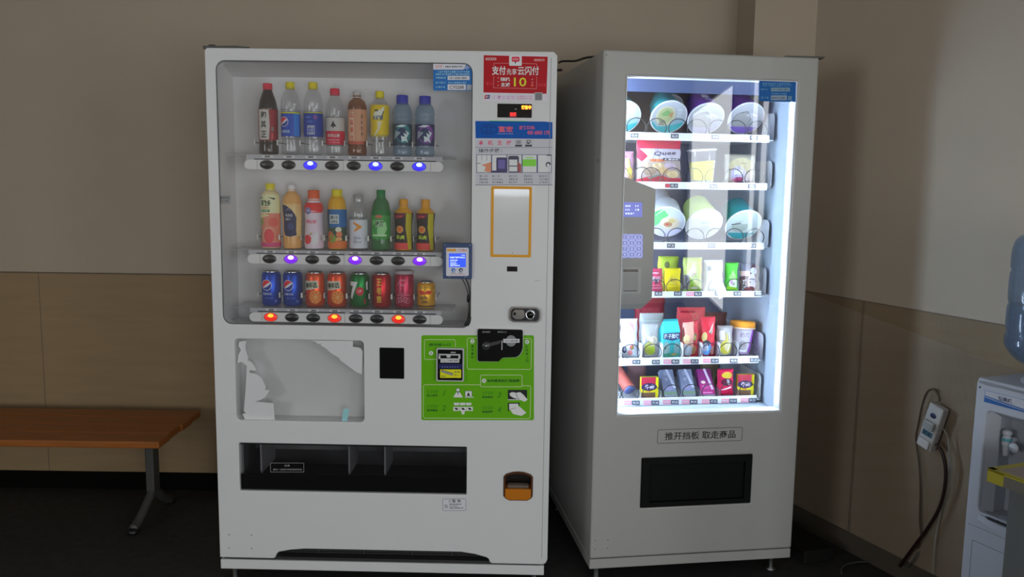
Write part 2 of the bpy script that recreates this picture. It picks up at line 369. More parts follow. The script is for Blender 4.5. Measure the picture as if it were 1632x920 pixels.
TAGW = KI(150, 150, 150); TAGK = KI(60, 60, 64)
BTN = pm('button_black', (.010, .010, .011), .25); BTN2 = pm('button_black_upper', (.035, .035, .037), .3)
GLW = {'b': (glow('blue_button', (.035, .02, 1), 1.1), glow('blue_button_lamp', (.35, .5, 1), 2.6)), 'v': (glow('violet_button', (.22, .008, .9), 1.0), glow('violet_button_lamp', (.9, .45, 1), 3.0)),
       'r': (glow('red_button', (.9, .02, .008), .9), glow('red_button_lamp', (1, .28, .02), 2.6))}
lit = ({2: 'b', 5: 'b', 7: 'b'}, {1: 'v', 4: 'v', 7: 'v'}, {0: 'r', 3: 'r', 6: 'r'})
BU = [[.1893 + .0715 * i for i in range(8)], [.1908 + .0715 * i for i in range(8)], [.1907 + .0716 * i for i in range(8)]]
SU = [[.176, .2515, .3275, .4005, .4745, .550, .6253, .7007], [.1775, .2502, .3245, .4035, .4755, .5523, .6288, .7031], [.1745, .2478, .3253, .4005, .478, .5533, .6305, .7055]]
b0 = (.1147, .1172, .119)
for k in range(3):
    z, bzc = SHZ[k], BARZ[k]
    mb = MB(); mb.box(.055 if k < 2 else .06, .80, .03, .172, z - .005, z, CLEARSHELF); sh = mb.build('display_shelf', V1)
    mb = MB(); mb.box(.118, .765, .024, .03, bzc + .0155, z - .001, RAIL); mb.box(.145, .44, .0235, .0245, bzc + .016, bzc + .0195, SLIT); mb.box(.455, .745, .0235, .0245, bzc + .016, bzc + .0195, SLIT)
    mb.build('price_rail', sh)
    for i, u in enumerate(BU[k]):
        d = Dec(); d.rect(u - .018, z - .0105, u + .018, z - .003, TAGW, 1); d.rect(u - .009, z - .0095, u + .009, z - .004, pm('rail_tag_grey', (.28, .28, .29)), 2); d.marks(u - .008, z - .0088, u + .008, z - .0046, 4, TAGK, 3, i)
        d.build('price_tag', sh, flat(.024))
    for i, u in enumerate(SU[k]):
        for sg in (-1, 1):
            cx = u + sg * .0372
            mb = MB().box(cx - .0014, cx + .0014, .052, .058, z + .031, z + .049, PINM, .0006, 1); mb.tube([(cx, .060, z + .04), (cx, .174, z + .04)], .0012, DARK, 6); mb.build('bottle_clip', sh)
    mb = MB(); mb.prism(rrect(b0[k], bzc - .0158, .769, bzc + .0155, .0154, 8), .016, .036, BARW)
    for x in (b0[k] + .042, .440, .727): mb.box(x, x + .0012, .0155, .0165, bzc - .0155, bzc + .0152, SEAM)
    bar = mb.build('button_bar', V1)
    for i, u in enumerate(BU[k]):
        mb = MB(); A, B, n = .0228, .0148, 24; c = lit[k].get(i); lo, hi = GLW[c] if c else (BTN, BTN2)
        vs = []; fs = []
        rings = ((1, 0), (.86, .55), (.55, .85), (.0, 1))
        for j, (rr, hh) in enumerate(rings): vs += [(u + A * rr * math.cos(2 * PI * q / n), .016 - .005 * hh, bzc + B * rr * math.sin(2 * PI * q / n)) for q in range(n)]
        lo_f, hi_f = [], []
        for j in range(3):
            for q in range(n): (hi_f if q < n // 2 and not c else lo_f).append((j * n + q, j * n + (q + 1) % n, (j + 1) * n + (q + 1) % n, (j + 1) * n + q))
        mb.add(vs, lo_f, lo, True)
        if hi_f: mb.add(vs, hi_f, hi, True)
        if c: mb.lathe([(.0001, .0045), (.6, .0042), (.9, .003), (1, .0)], hi, 18, Matrix.Translation((u + .001, .0118, bzc + .0058)) @ Matrix.Rotation(PI / 2, 4, 'X') @ Matrix.Diagonal((.0100, .0068, 1, 1)))
        mb.lathe([(1.06, 0), (1.06, .001), (.98, .0012)], SEAM, 24, Matrix.Translation((u, .0165, bzc)) @ Matrix.Rotation(PI / 2, 4, 'X') @ Matrix.Diagonal((A, B, 1, 1)))
        o = mb.build('selection_button', bar, fix=False)
        if c: o['label'] = {'b': 'glowing blue button', 'v': 'glowing violet button', 'r': 'glowing red orange button'}[c]
# wireless payment reader on the glass
rd = MB(); x0, z1_ = face(M1, 706, 387.5, -.01); x1, z0_ = face(M1, 752, 445, -.01)
NAVY = K(48, 60, 88); SIL = K(160, 160, 168)
rd.box(x0, x1, -.012, .009, z0_, z1_, NAVY, .003)
for a, b in ((x0 + .006, z1_ - .006), (x1 - .006, z1_ - .006), (x0 + .022, z0_ + .006), (x1 - .022, z0_ + .006)): rd.lathe([(.0001, .002), (.002, .0015), (.0026, 0)], CHROME, 10, Matrix.Translation((a, -.0118, b)) @ Matrix.Rotation(PI / 2, 4, 'X'))
reader = rd.build('card_reader', V1)
c1 = lambda x, y: face(M1, x, y, -.012)
d = Dec(c1); d.rect(711, 395, 747, 440, SIL, 1, 2); d.rect(712, 397, 727, 400.5, K(170, 120, 40), 2); d.text('T1.Bee', 737, 398.7, 3.2, K(200, 60, 50), 3, 13); 
d.ell(722.5, 430.5, 3.3, 3, K(50, 90, 150), 2); d.ell(734.5, 430.5, 3.3, 3, K(50, 60, 80), 2); d.ell(723, 431, 1.4, 1.2, SIL, 3); d.ell(735, 431, 1.6, 1.2, SIL, 3)
d.marks(719, 434.5, 726, 436, 3, K(70, 80, 100), 3, 3); d.marks(731, 434.5, 738, 436, 3, K(70, 80, 100), 3, 5); d.marks(716, 437, 743, 438.2, 9, K(200, 120, 110), 3, 8)
d.build('reader_face', reader, flat(-.012))
d = Dec(c1); SCR = glow('blue_screen', (.03, .10, .95), 1.0); SCW = glow('screen_text_white', (.7, .85, 1), 1.3)
d.rect(715.5, 404, 742.5, 426, SCR, 2); d.text('12:06', 738, 406.8, 1.8, SCW, 3, 6); d.text('欢迎使用移动支付', 729, 410.5, 3, SCW, 3, 24, .02)
for i, (a, n) in enumerate(((10, 4), (8, 3), (10, 4), (14, 6))): d.marks(717.5, 414 + 2.8 * i, 717.5 + a + 2, 415.9 + 2.8 * i, n, SCW, 3, i)
d.build('reader_screen', reader, flat(-.0122))
def q1(x, y, w): a, b = face(M1, x, y, w); return (a, w, b)
CAB = pm('black_cable', (.010, .010, .010), .45)
mb = MB(); mb.tube([q1(736, 444, .0), q1(742, 455, .004), q1(746, 470, .004), q1(747, 490, .004), q1(746, 505, .004), q1(743, 515, .004)], .0016, CAB, 8, sub=6)
mb.tube([q1(742, 444, .0), q1(747, 456, .003), q1(749, 475, .003), q1(749, 495, .003), q1(747, 508, .003), q1(744, 516, .003)], .0022, CAB, 8, sub=6)
mb.lathe([(.0001, 0), (.004, .001), (.0042, .02), (.003, .024), (.0001, .024)], CAB, 10, Matrix.Translation(q1(746, 482, .003)))
mb.tube([q1(748, 506, .002), q1(744, 514, .001), q1(741, 519, .001)], .0045, CAB, 8, sub=4); mb.tube([q1(749, 505, .001), q1(748, 513, .001), q1(745, 519, .001)], .0045, CAB, 8, sub=4)
mb.build('cable', reader)
# small stickers on the glass
d = Dec(f1)
BLU = K(34, 84, 138); PAPER = K(160, 160, 165); INK = K(52, 56, 66); RED = K(134, 16, 24)
d.rect(690, 100.5, 753, 144, BLU, 0, 1); d.rect(690, 100.5, 753, 110.5, PAPER, 1, 1); d.text('云币', 699, 105.5, 4, K(200, 80, 80), 2, 11); d.marks(709, 104.5, 737, 107, 11, INK, 2, 2)
d.poly([(738, 110.5), (743, 103), (753, 101), (753, 110.5)], BLU, 2); d.line([(740, 109), (748, 103)], 1, PAPER, 3); d.line([(743, 110), (751, 104)], 1, PAPER, 3)
LTB = K(120, 155, 190)
d.marks(697, 112.5, 748, 115.5, 16, LTB, 2, 4); d.marks(694, 116.5, 749, 119.5, 17, LTB, 2, 5); d.marks(694, 122, 710, 125, 6, LTB, 2, 6); d.rect(713, 120.5, 748, 127, PAPER, 1); d.text('101 0084 8881', 730, 124, 3.2, INK, 2, 28)
d.marks(694, 130, 710, 132.5, 6, LTB, 2, 7); d.marks(714, 130, 744, 132.8, 9, LTB, 2, 8); d.rect(713, 134, 742, 143, PAPER, 1); d.text('CY0288', 727.5, 138.6, 5.4, K(85, 75, 72), 2, 23, .015); d.marks(694, 137, 709, 139.5, 4, LTB, 2, 9)
d.rect(743.5, 134.5, 752, 143, K(120, 125, 130), 1)
d.build('service_sticker', V1, flat(.0088))
d = Dec(f1); d.rect(349, 312, 366, 325.5, K(108, 108, 108), 0); d.marks(350, 314, 364, 317, 5, K(70, 70, 70), 1, 3); d.marks(350, 319, 362, 322, 5, K(70, 70, 70), 1, 4); d.build('inventory_tag', V1, flat(.0088))
# red payment poster
d = Dec(f1)
d.rect(770.5, 88, 873, 161.5, K(165, 160, 168), 0); d.poly([(771, 88), (873, 90.5), (871, 149.5), (770.5, 147.5)], RED, 1)
d.rect(774, 92, 791, 96, K(180, 130, 130), 2, 1); d.rect(851, 94, 868, 97.5, K(170, 110, 110), 2, 1); d.marks(776, 93, 790, 95, 4, K(120, 60, 60), 3, 3); d.marks(852, 95, 867, 96.8, 5, K(120, 60, 60), 3, 4)
WT = K(186, 180, 180); YEL = K(196, 160, 46)
d.rect(811.5, 88.8, 831.5, 105, WT, 2, 2); d.rect(815.5, 90.5, 828, 98.5, K(170, 40, 60), 3, 2); d.text('云闪付', 821.5, 94.5, 3, WT, 4, 9); d.poly([(820, 98.5), (823, 98.5), (821.5, 102)], INK, 3)
PNK = K(185, 110, 110)
for ln in ([(787, 108), (787, 101), (811, 101)], [(832, 101), (855.5, 102), (855.5, 108)], [(787, 121), (786.5, 140), (855, 141.5), (855.5, 122)]): d.line(ln, .6, PNK, 2)
d.text('支付', 795, 112.5, 14, WT, 3, 22, .025); d.text('先享', 815.5, 114.5, 10, WT, 3, 16, .01); d.text('云闪付', 842, 113, 14, WT, 3, 34, .018)
d.text('随机', 805.5, 126.8, 7, WT, 3, 15, .03); d.text('立减', 805.5, 135, 6.6, WT, 3, 14.5, .03); d.text('10', 829, 130.8, 14.5, YEL, 3, 20, .012)
d.vtext('首单享', 794, 124.5, 136, 2.6, PNK, 3); d.vtext('最高', 848.5, 126.5, 131.5, 2.6, PNK, 3); d.rect(846.5, 134, 850, 138, K(190, 70, 60), 3)
d.marks(775, 131, 785, 136, 3, K(185, 50, 60), 3, 7); d.marks(857, 133, 870, 138, 4, K(185, 50, 60), 3, 8)
d.poly([(773, 151.5), (781, 151.5), (780, 157.5), (772, 157.5)], K(40, 50, 90), 1); d.poly([(773, 151.5), (776.5, 151.5), (775.5, 157.5), (772, 157.5)], K(150, 40, 50), 2); d.text('银联', 776.5, 154.5, 2.6, WT, 3, 5)
d.marks(785, 152.5, 821, 158, 5, K(190, 140, 180), 1, 9); d.marks(823, 152.5, 848, 155, 9, K(190, 120, 150), 1, 10); d.marks(823, 156, 848, 158.5, 9, K(190, 120, 150), 1, 12)
d.rect(852, 147.5, 864.5, 160.5, K(140, 138, 140), 2); d.rect(853, 148.5, 863.5, 159.5, K(96, 96, 98), 3)
d.build('payment_poster', V1, flat(0))
# led display
c1 = lambda x, y: face(M1, x, y, -.003)
mb = MB(); a, b = f1(793, 165.3); c, e = f1(847.3, 188); mb.box(a, c, -.003, .004, e, b, BLACK, .001, 1); led = mb.build('led_display', V1)
d = Dec(c1); d.text('销售中', 838.8, 171.2, 6.4, glow('led_amber', (1, .42, .02), 3), 2, 15.5, .03); d.text('无币', 817.5, 182.5, 6, glow('led_red', (1, .02, .02), 2.2), 2, 9.5, .03)
d.rect(831, 168, 847, 174.6, pm('led_red_panel', (.2, .01, .01), .3, emis=(1, .05, .01), es=.35), 1); d.rect(812, 179, 823.5, 186.5, pm('led_red_panel_dim', (.1, .01, .01), .3, emis=(1, .02, .02), es=.12), 1); d.rect(820, 173, 824, 175, K(80, 80, 90), 1)
d.build('led_text', led, flat(-.003))
# blue sticker + instructions
d = Dec(f1); BL2 = K(6, 62, 130); NV = K(18, 42, 96); RD2 = K(176, 74, 92)
d.poly([(757.5, 193), (868, 193.8), (880.5, 195), (880.5, 221.5), (758, 220.5)], BL2, 0); d.line([(780, 192.8), (840, 193.5)], .9, K(50, 140, 60), 1)
d.ring(779.5, 206.3, 13, 8, 1.2, NV, 1); d.line([(773, 203), (786, 203)], .8, NV, 2); d.line([(773, 209.5), (786, 209.5)], .8, NV, 2); d.line([(776, 201), (776, 211.5)], .8, NV, 2); d.line([(783, 201), (783, 211.5)], .8, NV, 2)
d.text('富宏', 806, 206, 10, RD2, 1, 23, .03); d.marks(793, 212.6, 818, 214, 10, K(120, 130, 170), 1, 3); d.text('服务热线:', 840, 203.5, 6, RD2, 1, 25, .02); d.text('400 6800 170', 858, 211.5, 6.5, RD2, 1, 36, .02)
d.build('hotline_sticker', V1, flat(0))
d = Dec(f1); PP = K(150, 150, 156); LN = K(95, 95, 105); DK = K(60, 62, 72)
d.rect(757.5, 222, 880.5, 296, PP, 0); d.rect(757.5, 234.8, 880.5, 235.5, LN, 1); d.rect(757.5, 294.3, 880.5, 295.3, LN, 1)
for ch, x in zip('本机支持', (766.5, 781.5, 796.5, 811)): d.text(ch, x, 227.6, 8, K(190, 70, 95), 1, 8, .02)
for x in (821, 837): d.rect(x, 222.8, x + 11, 230.5, K(138, 138, 142), 1); d.rect(x, 230.8, x + 11, 233.8, INK, 1)
d.ring(826.5, 226.6, 3.4, 3, .8, K(90, 85, 90), 2); d.ring(826.5, 226.6, 1.8, 1.6, .8, K(90, 85, 90), 2); d.poly([(840, 223.5), (845, 223.5), (845, 227), (843, 229.5), (840, 229.5)], INK, 2); d.rect(841, 224.5, 844, 227, PP, 3)
d.text('操作步骤', 779.5, 240, 6.2, DK, 1, 33, .012); d.ell(799.5, 239, .6, .6, DK, 1, 8); d.ell(799.5, 242, .6, .6, DK, 1, 8)
fx = (759.5, 783.5, 808, 832, 856, 879)
LTG = K(165, 168, 175)
for a, b in zip(fx, fx[1:]): d.rect(a, 246.5, b, 275.5, LTG, 1); d.frame(a, 246.5, b, 275.5, .7, NAVY, 3)
d.poly([(767, 263), (775, 261), (783, 258), (783.5, 275), (772, 273), (774, 266)], K(170, 110, 85), 2); d.line([(760, 261), (766, 260)], .8, DK, 2); d.line([(768, 247), (768, 256)], .6, LN, 2); d.line([(776, 247), (776, 256)], .6, LN, 2)
d.rect(791, 251, 807.5, 275, K(60, 56, 84), 2, 2); d.rect(794, 255, 805, 269, K(86, 80, 128), 3, 1); d.rect(784, 272, 792, 275, K(60, 56, 84), 2)
d.rect(810, 248.5, 827, 275, K(62, 60, 76), 2, 3); d.rect(811.5, 254.5, 824.5, 264, LTG, 3); d.rect(811.5, 265.5, 824.5, 273.5, LTG, 3); d.poly([(825, 258), (830.5, 262), (830.5, 275), (826, 275)], K(130, 70, 70), 4)
d.rect(833, 254, 854.5, 265, K(100, 165, 55), 2); d.rect(838, 250.5, 850, 252, K(110, 170, 70), 2); d.line([(856.5, 248), (856.5, 275.5)], 1.4, K(60, 64, 100), 4)
d.poly([(869.5, 262), (871, 259), (875, 258), (877.5, 260), (877.5, 263), (875.5, 263), (875, 260.5), (872, 261), (871, 264), (873, 266), (870.5, 266)], INK, 2); d.rect(871, 247, 879, 248.3, INK, 4)
for i, (t, x) in enumerate(zip(('第一步:', '第二步:', '第三步:', '第四步:', '第五步:'), (771, 791, 818, 842, 866))):
    d.text(t, x, 281, 4, LN, 1, 14, .005); d.marks(x - 7, 284.5, x + (11 if i == 1 else 7), 287.3, 5, LN, 1, i); d.marks(x - 7, 289.3, x + (11 if i == 1 else 7), 292, 5, LN, 1, i + 9)
d.build('instruction_sticker', V1, flat(0))
# orange framed cover
a, b = f1(783, 296.8); c, e = f1(846, 410.5)
plate('cover_frame', rrect(a, e, c, b, .004), [rrect(a + .0085, e + .0085, c - .0085, b - .0085, .004)], -.003, .001, K(178, 118, 30), V1, .0008)
mb = MB(); mb.box(a + .008, c - .008, -.0012, .001, e + .008, b - .008, pm('glossy_cover', (.80, .81, .82), .12, coat=.6, bump=.12, nscale=25)); mb.lathe([(.0001, .001), (.0018, .0)], K(120, 90, 50), 8, Matrix.Translation((*f1(816.5, 403.5)[:1], -.0014, f1(816.5, 403.5)[1])) @ Matrix.Rotation(PI / 2, 4, 'X')); mb.build('cover_panel', V1)
a, b = f1(808, 424.7); c, e = f1(824.4, 433); mb = MB(); mb.box(a, c, -.0006, .002, e, b, BLACK); mb.build('sensor_slot', V1)
d = Dec(f1); d.line([(852, 448), (861, 447)], .7, K(120, 120, 122), 0); d.build('scuff_mark', V1, flat(0))
# lock
a, b = f1(812, 488.3); c, e = f1(861.3, 513.8); mb = MB(); mb.prism(rrect(a, e, c, b, .017, 8), -.009, .001, CHROME); mb.prism(rrect(a + .005, e + .005, c - .005, b - .005, .013, 8), -.0095, -.008, pm('lock_dark', (.035, .035, .038), .25, metal=.6))
lk = mb.build('door_lock', V1)
RX90 = Matrix.Rotation(PI / 2, 4, 'X')
def knob(x, y, w, prof, m, name, parent, seg=24, M=M1): a, b = face(M, x, y, 0); return MB().lathe(prof, m, seg, Matrix.Translation((a, w, b)) @ RX90).build(name, parent)
knob(845, 501, -.009, [(.0175, 0), (.0175, .006), (.015, .009), (.012, .0095), (.0115, .007), (.0001, .007)], CHROME, 'lock_cylinder', lk)
knob(845, 501, -.016, [(.008, 0), (.008, .002), (.0001, .002)], BLACK, 'lock_core', lk)
mb = MB(); pts = [(817, 497), (821, 493), (833, 493), (836, 497), (836, 505), (830, 508), (822, 508), (817, 504)]; mb.prism([f1(*p) for p in pts], -.0145, -.009, CHROME); mb.lathe([(.005, 0), (.005, .002), (.0001, .002)], BLACK, 14, Matrix.Translation((f1(820.5, 499)[0], -.0145, f1(820.5, 499)[1])) @ RX90); mb.build('lock_handle', lk)
# lower window with torn paper
mb = MB(); u0, u1, z0, z1 = SW[0] - .003, SW[1] + .003, SW[2] - .003, SW[3] + .003
mb.add([(u0, .02, z0), (u1, .02, z0), (u1, .02, z1), (u0, .02, z1), (u0, .075, z0), (u1, .075, z0), (u1, .075, z1), (u0, .075, z1)], [(4, 5, 6, 7), (0, 1, 5, 4), (0, 4, 7, 3), (1, 2, 6, 5), (3, 7, 6, 2)], pm('panel_recess_grey', (.80, .80, .80), .5)); mb.build('poster_recess', V1, fix=False)
mb = MB(); mb.prism(rrect(SW[0] + .0005, SW[2] + .0005, SW[1] - .0005, SW[3] - .0005, .013), .012, .015, clear('cover_glass', (.98, .98, .98), .05, .05, haze=.05, hazecol=(.7, .7, .72))); mb.build('poster_cover', V1)
d = Dec(lambda x, y: face(M1, x, y, .012)); PW = pm('torn_paper', (.80, .81, .82), .7)
d.poly([(495, 542.6), (504, 545.5), (507, 549), (511, 547.5), (511.5, 551), (520, 556), (528.5, 564), (536, 568), (539, 569.5), (541, 571), (541.5, 574), (550, 580), (561, 588), (566, 592), (570, 594.5), (573.5, 594.5), (573, 597), (577, 596), (578.3, 559), (575.5, 558), (576, 556), (572, 554), (562.5, 552.9), (562.5, 543.5)], PW, 0)
d.poly([(381.7, 544.6), (393, 543.5), (391, 551), (392, 559), (396, 570), (394.5, 574), (401, 577), (407, 586), (407.7, 591), (398, 590), (397.5, 594.5), (406.7, 595.6), (414, 600), (419, 606), (424, 618), (422, 621), (429.6, 622.5), (423, 633), (416, 637), (407.5, 640.3), (435.8, 642.9), (438, 670.2), (391, 670.2), (389, 665), (386, 660), (392, 659), (388.5, 655), (391, 626.6), (393.5, 583), (385, 577), (378.5, 578.9), (379.8, 566), (384, 558), (380, 551)], PW, 0)
d.build('torn_paper', V1, flat(.012))
d = Dec(lambda x, y: face(M1, x, y, .012)); d.poly([(547.8, 651.5), (557, 652), (553, 672), (544.5, 671.5)], K(112, 152, 156), 1); d.build('tape_strip', V1, flat(.012))
a, b = f1(605, 554); c, e = f1(644.2, 604); mb = MB(); mb.prism(rrect(a, e, c, b, .004), -.0015, .002, BLACK); mb.build('black_panel', V1)
# green instruction panel
d = Dec(f1); GR = K(72, 130, 4); LG = K(160, 205, 130); DG = K(16, 58, 24); GT = K(46, 105, 16); WH = K(176, 180, 172)
d.rect(671.5, 534.5, 851, 670, GR, 0, 3)
d.line([(697, 573), (678, 573), (676.5, 571), (676.5, 543), (678, 541.5), (724, 541.5), (725.7, 543.5), (725.7, 553)], .8, LG)
d.line([(762, 539), (746, 539), (744.5, 541), (744.5, 586), (746.5, 588.5), (844, 589), (846.5, 587), (847, 542), (845, 539.5), (834, 539.5)], .8, LG)
d.frame(765.5, 597.5, 832.5, 617, .8, LG, 2, 2.5)
d.line([(765.5, 613.5), (677, 613.2), (675, 615), (674.5, 664), (677, 666.5), (842, 667.5), (845, 665), (846, 617), (844, 615), (832.5, 614.8)], .8, LG)
d.text('纸币投入口', 701, 549.5, 4.6, DG, 3, 34, .02); d.ell(687, 563, 3.4, 3.4, WH, 3); d.ell(753, 544, 3.4, 3.4, WH, 3); d.ell(840, 545, 3.4, 3.4, WH, 3); d.ell(771.5, 607, 3.4, 3.4, WH, 3)
for x, y, s_ in ((687, 563, 1), (753, 544, 1), (771.5, 607, 1), (840, 545, -1)): d.line([(x - 1 * s_, y - 1.8), (x + 1.2 * s_, y), (x - 1 * s_, y + 1.8)], .9, GT, 4)
d.vtext('退币旋钮', 753, 552, 569.5, 4, DG, 3, None, .02); d.vtext('硬币投入口', 840, 553, 575, 3.8, DG, 3, None, .02); d.text('自动售货机使用指南', 802.5, 607, 4.8, DG, 3, 51, .02)
for (x, y, n, t) in ((690, 624.5, '1', '投入货币'), (690, 648, '2', '选择商品'), (778, 627, '3', '取出商品'), (778, 650.5, '4', '取回找零')):
    d.text('STEP', x, y, 4.8, GT, 3, 18, 0); d.text(t, x - 1, y + 6, 3.4, DG, 3, 17, .02); d.text(n, x + 18, y + 2.5, 9, GT, 3, None, .015, 0, .3)
BK = K(24, 26, 24)
d.ell(730, 621.5, 3.2, 3.2, WH, 3, 14); d.poly([(723, 632), (727, 625.5), (733, 625.5), (738, 633.5), (724, 633.5)], WH, 3); d.line([(730, 624), (730, 629)], 1, BK, 4); d.ring(730, 621.5, 3.4, 3.4, .6, BK, 4, 14)
d.rect(741, 623, 752.5, 632.5, WH, 3); d.frame(741, 623, 752.5, 632.5, .5, BK, 4); d.poly([(744, 631), (746.5, 625), (749.5, 631)], BK, 4); d.rect(741, 632.5, 755, 633.8, WH, 3)
for i in range(3): d.rect(723.5 + 9.6 * i, 642, 732 + 9.6 * i, 646, WH, 3); d.rect(722.5 + 10.6 * i, 648.5, 732.5 + 10.6 * i, 655, WH, 3); d.poly([(724 + 10.6 * i, 650.5), (728 + 10.6 * i, 650), (731 + 10.6 * i, 653), (727 + 10.6 * i, 653.5)], BK, 4)
d.poly([(735, 655), (741, 655), (740, 660.5), (736, 660.5)], WH, 3)
d.rect(809.5, 621.5, 840, 636.5, BK, 3); d.poly([(812, 627), (816, 625), (823, 626), (829, 625), (834, 629), (841, 637), (836, 640.5), (828, 637), (818, 634), (813, 631)], WH, 4); d.rect(809.5, 636.6, 830, 637.8, WH, 3); d.line([(822, 626), (824, 633), (828, 637)], .6, BK, 5)
d.poly([(809.5, 642), (828, 642), (828, 646), (811.5, 646), (811.5, 655.5), (809.5, 655.5)], BK, 3); d.rect(811.5, 643.5, 826, 653, WH, 4); d.poly([(812, 652), (820, 648), (828, 648), (839, 658), (831, 663), (818, 660)], WH, 5); d.line([(812.5, 652.5), (822, 650)], .6, K(90, 70, 40), 6)
d.build('guide_panel', V1, flat(0))
# coin unit
out = [(763.5, 523.5), (831.5, 525), (833.3, 527), (833.3, 553), (831.5, 559.5), (828, 565), (822.5, 568.5), (803, 569.3), (799.5, 570.5), (794.5, 575.5), (763.5, 575.3), (761.5, 573), (761.5, 526)]
def grow(pl, g):
    cx = sum(p[0] for p in pl) / len(pl); cy = sum(p[1] for p in pl) / len(pl); return [(x + g * (1 if x > cx else -1), y + g * (1 if y > cy else -1)) for x, y in pl]
mb = MB(); mb.prism([f1(*p) for p in grow(out, .9)], -.004, .001, WH); mb.prism([f1(*p) for p in out], -.011, -.003, BLACK); cu = mb.build('coin_unit', V1)
d = Dec(lambda x, y: face(M1, x, y, -.011)); GY = K(112, 112, 112)
d.text('退币旋钮', 775, 529.3, 3, GY, 1, 13); d.text('硬币投入口', 800, 529.3, 3, GY, 1, 14); d.ell(814.5, 543.5, 8.5, 9, K(100, 102, 102), 1); 
d.build('coin_unit_face', cu, flat(-.011))
d = Dec(lambda x, y: face(M1, x, y, -.0118)); d.rect(802, 540.3, 828, 546.3, WH, 2); d.text('15215485881', 815, 543.3, 3.6, DK, 3, 23); d.build('coin_label', cu, flat(-.0118))
d = Dec(lambda x, y: face(M1, x, y, -.011)); d.rect(799.2, 543, 800.6, 558, K(150, 150, 150), 2, .6); d.rect(799, 549, 801, 553, GY, 3, .6); d.build('coin_slot', cu, flat(-.011))
mb = MB(); LV = pm('lever_grey', (.05, .05, .052), .3); a, b = f1(775, 550); mb.lathe([(.0145, 0), (.0145, .006), (.012, .009), (.0001, .009)], LV, 20, Matrix.Translation((a, -.011, b)) @ RX90); mb.prism([f1(*p) for p in ((774, 546), (796, 542), (797.5, 544), (796.5, 546.5), (783, 550), (777, 555))], -.019, -.011, LV); mb.lathe([(.006, 0), (.006, .011), (.0001, .011)], STEEL, 14, Matrix.Translation((a, -.011, b)) @ RX90); mb.build('coin_lever', cu)
# bill acceptor
a, b = f1(696, 553.5); c, e = f1(739.7, 607); mb = MB(); mb.prism(rrect(a, e, c, b, .005), -.014, .001, pm('bill_frame_grey', (.62, .63, .64), .3)); a, b = f1(698.3, 555.8); c, e = f1(737.5, 605); mb.prism(rrect(a, e, c, b, .004), -.0155, -.0135, BLACK); ba = mb.build('bill_acceptor', V1)
mb = MB()
def bx(x0, y0, x1, y1, d0, d1, m): a, b = f1(x0, y0); c, e = f1(x1, y1); mb.box(min(a, c), max(a, c), d0, d1, min(b, e), max(b, e), m, .0008, 1)
SLV = K(150, 150, 150)
bx(700, 562, 734.5, 564.5, -.026, -.0155, SLV); bx(700, 564.5, 703, 570, -.026, -.0155, SLV); bx(731.5, 564.5, 734.5, 570, -.026, -.0155, SLV); bx(713, 562.5, 719, 567.5, -.029, -.0155, SLV); bx(719, 559, 727, 561.5, -.02, -.0155, K(110, 110, 110)); bx(703, 565, 731.5, 567, -.018, -.0155, DARK)
mb.build('bill_slot', ba)
d = Dec(lambda x, y: face(M1, x, y, -.0155)); d.rect(702, 571.5, 732, 578, WH, 1); d.text('15215485881', 717, 574.8, 4.2, DK, 2, 28, .01); d.rect(699.5, 580, 736, 588, K(26, 28, 66), 0)
for i in range(7): d.ell(705.5 + 4 * i, 585, .7, .7, K(120, 130, 190), 1, 8)
d.rect(701.5, 589, 735, 602.5, K(196, 176, 20), 1); d.poly([(704, 589.5), (722.5, 595), (721, 599), (703, 593)], K(70, 70, 72), 2); d.poly([(705, 591), (721.5, 596), (721, 598), (704, 592.5)], K(130, 130, 130), 3); d.text('请平整', 728.5, 593, 2.6, INK, 2, 9); d.text('放入', 727, 598, 2.6, INK, 2, 6); d.text('纸币', 707, 600, 2.6, INK, 2, 7)
d.build('bill_sticker', ba, flat(-.0155))
# delivery tray
mb = MB(); u0, u1, z0, z1 = TR[0] - .004, TR[1] + .004, TR[2] - .004, TR[3] + .004; TD = .30; INN = pm('tray_inside', (.16, .16, .165), .45)
mb.add([(u0, .03, z0), (u1, .03, z0), (u1, .03, z1), (u0, .03, z1), (u0, TD, z0), (u1, TD, z0), (u1, TD, z1 - .05), (u0, TD, z1 - .05)], [(4, 5, 6, 7), (0, 1, 5, 4), (0, 4, 7, 3), (1, 2, 6, 5), (3, 7, 6, 2)], INN)
for x in (417, 557, 614): a = face(M1, x, 735, .05)[0]; mb.box(a - .003, a + .003, .045, .20, .40, .508, pm('tray_divider', (.40, .40, .41), .4))
mb.box(u0, u1, .19, .21, .44, .515, pm('tray_back_plate', (.26, .26, .27), .5))
tr = mb.build('delivery_tray', V1, fix=False)
mb = MB(); mb.box(TR[0] + .002, TR[1] - .002, .008, .014, TR[2] + .002, .4095, BLACK, .001, 1); mb.box(TR[0] + .006, TR[1] - .006, .010, .013, .4095, TR[3] - .002, clear('smoked_glass', (.80, .80, .81), .05, .03)); mb.box(TR[0] + .002, TR[1] - .002, .012, .02, TR[3] - .008, TR[3] - .001, DARK); mb.build('delivery_flap', V1)
d = Dec(lambda x, y: face(M1, x, y, .009)); GYT = K(110, 110, 112); d.frame(431, 738, 484.5, 752.8, .6, GYT, 1); d.text('注意', 457.5, 742.2, 3.2, GYT, 1, 9); d.text('请从一边推开挡板取出商品', 458, 748.5, 3, GYT, 1, 46); d.build('flap_notice', V1, flat(.009))
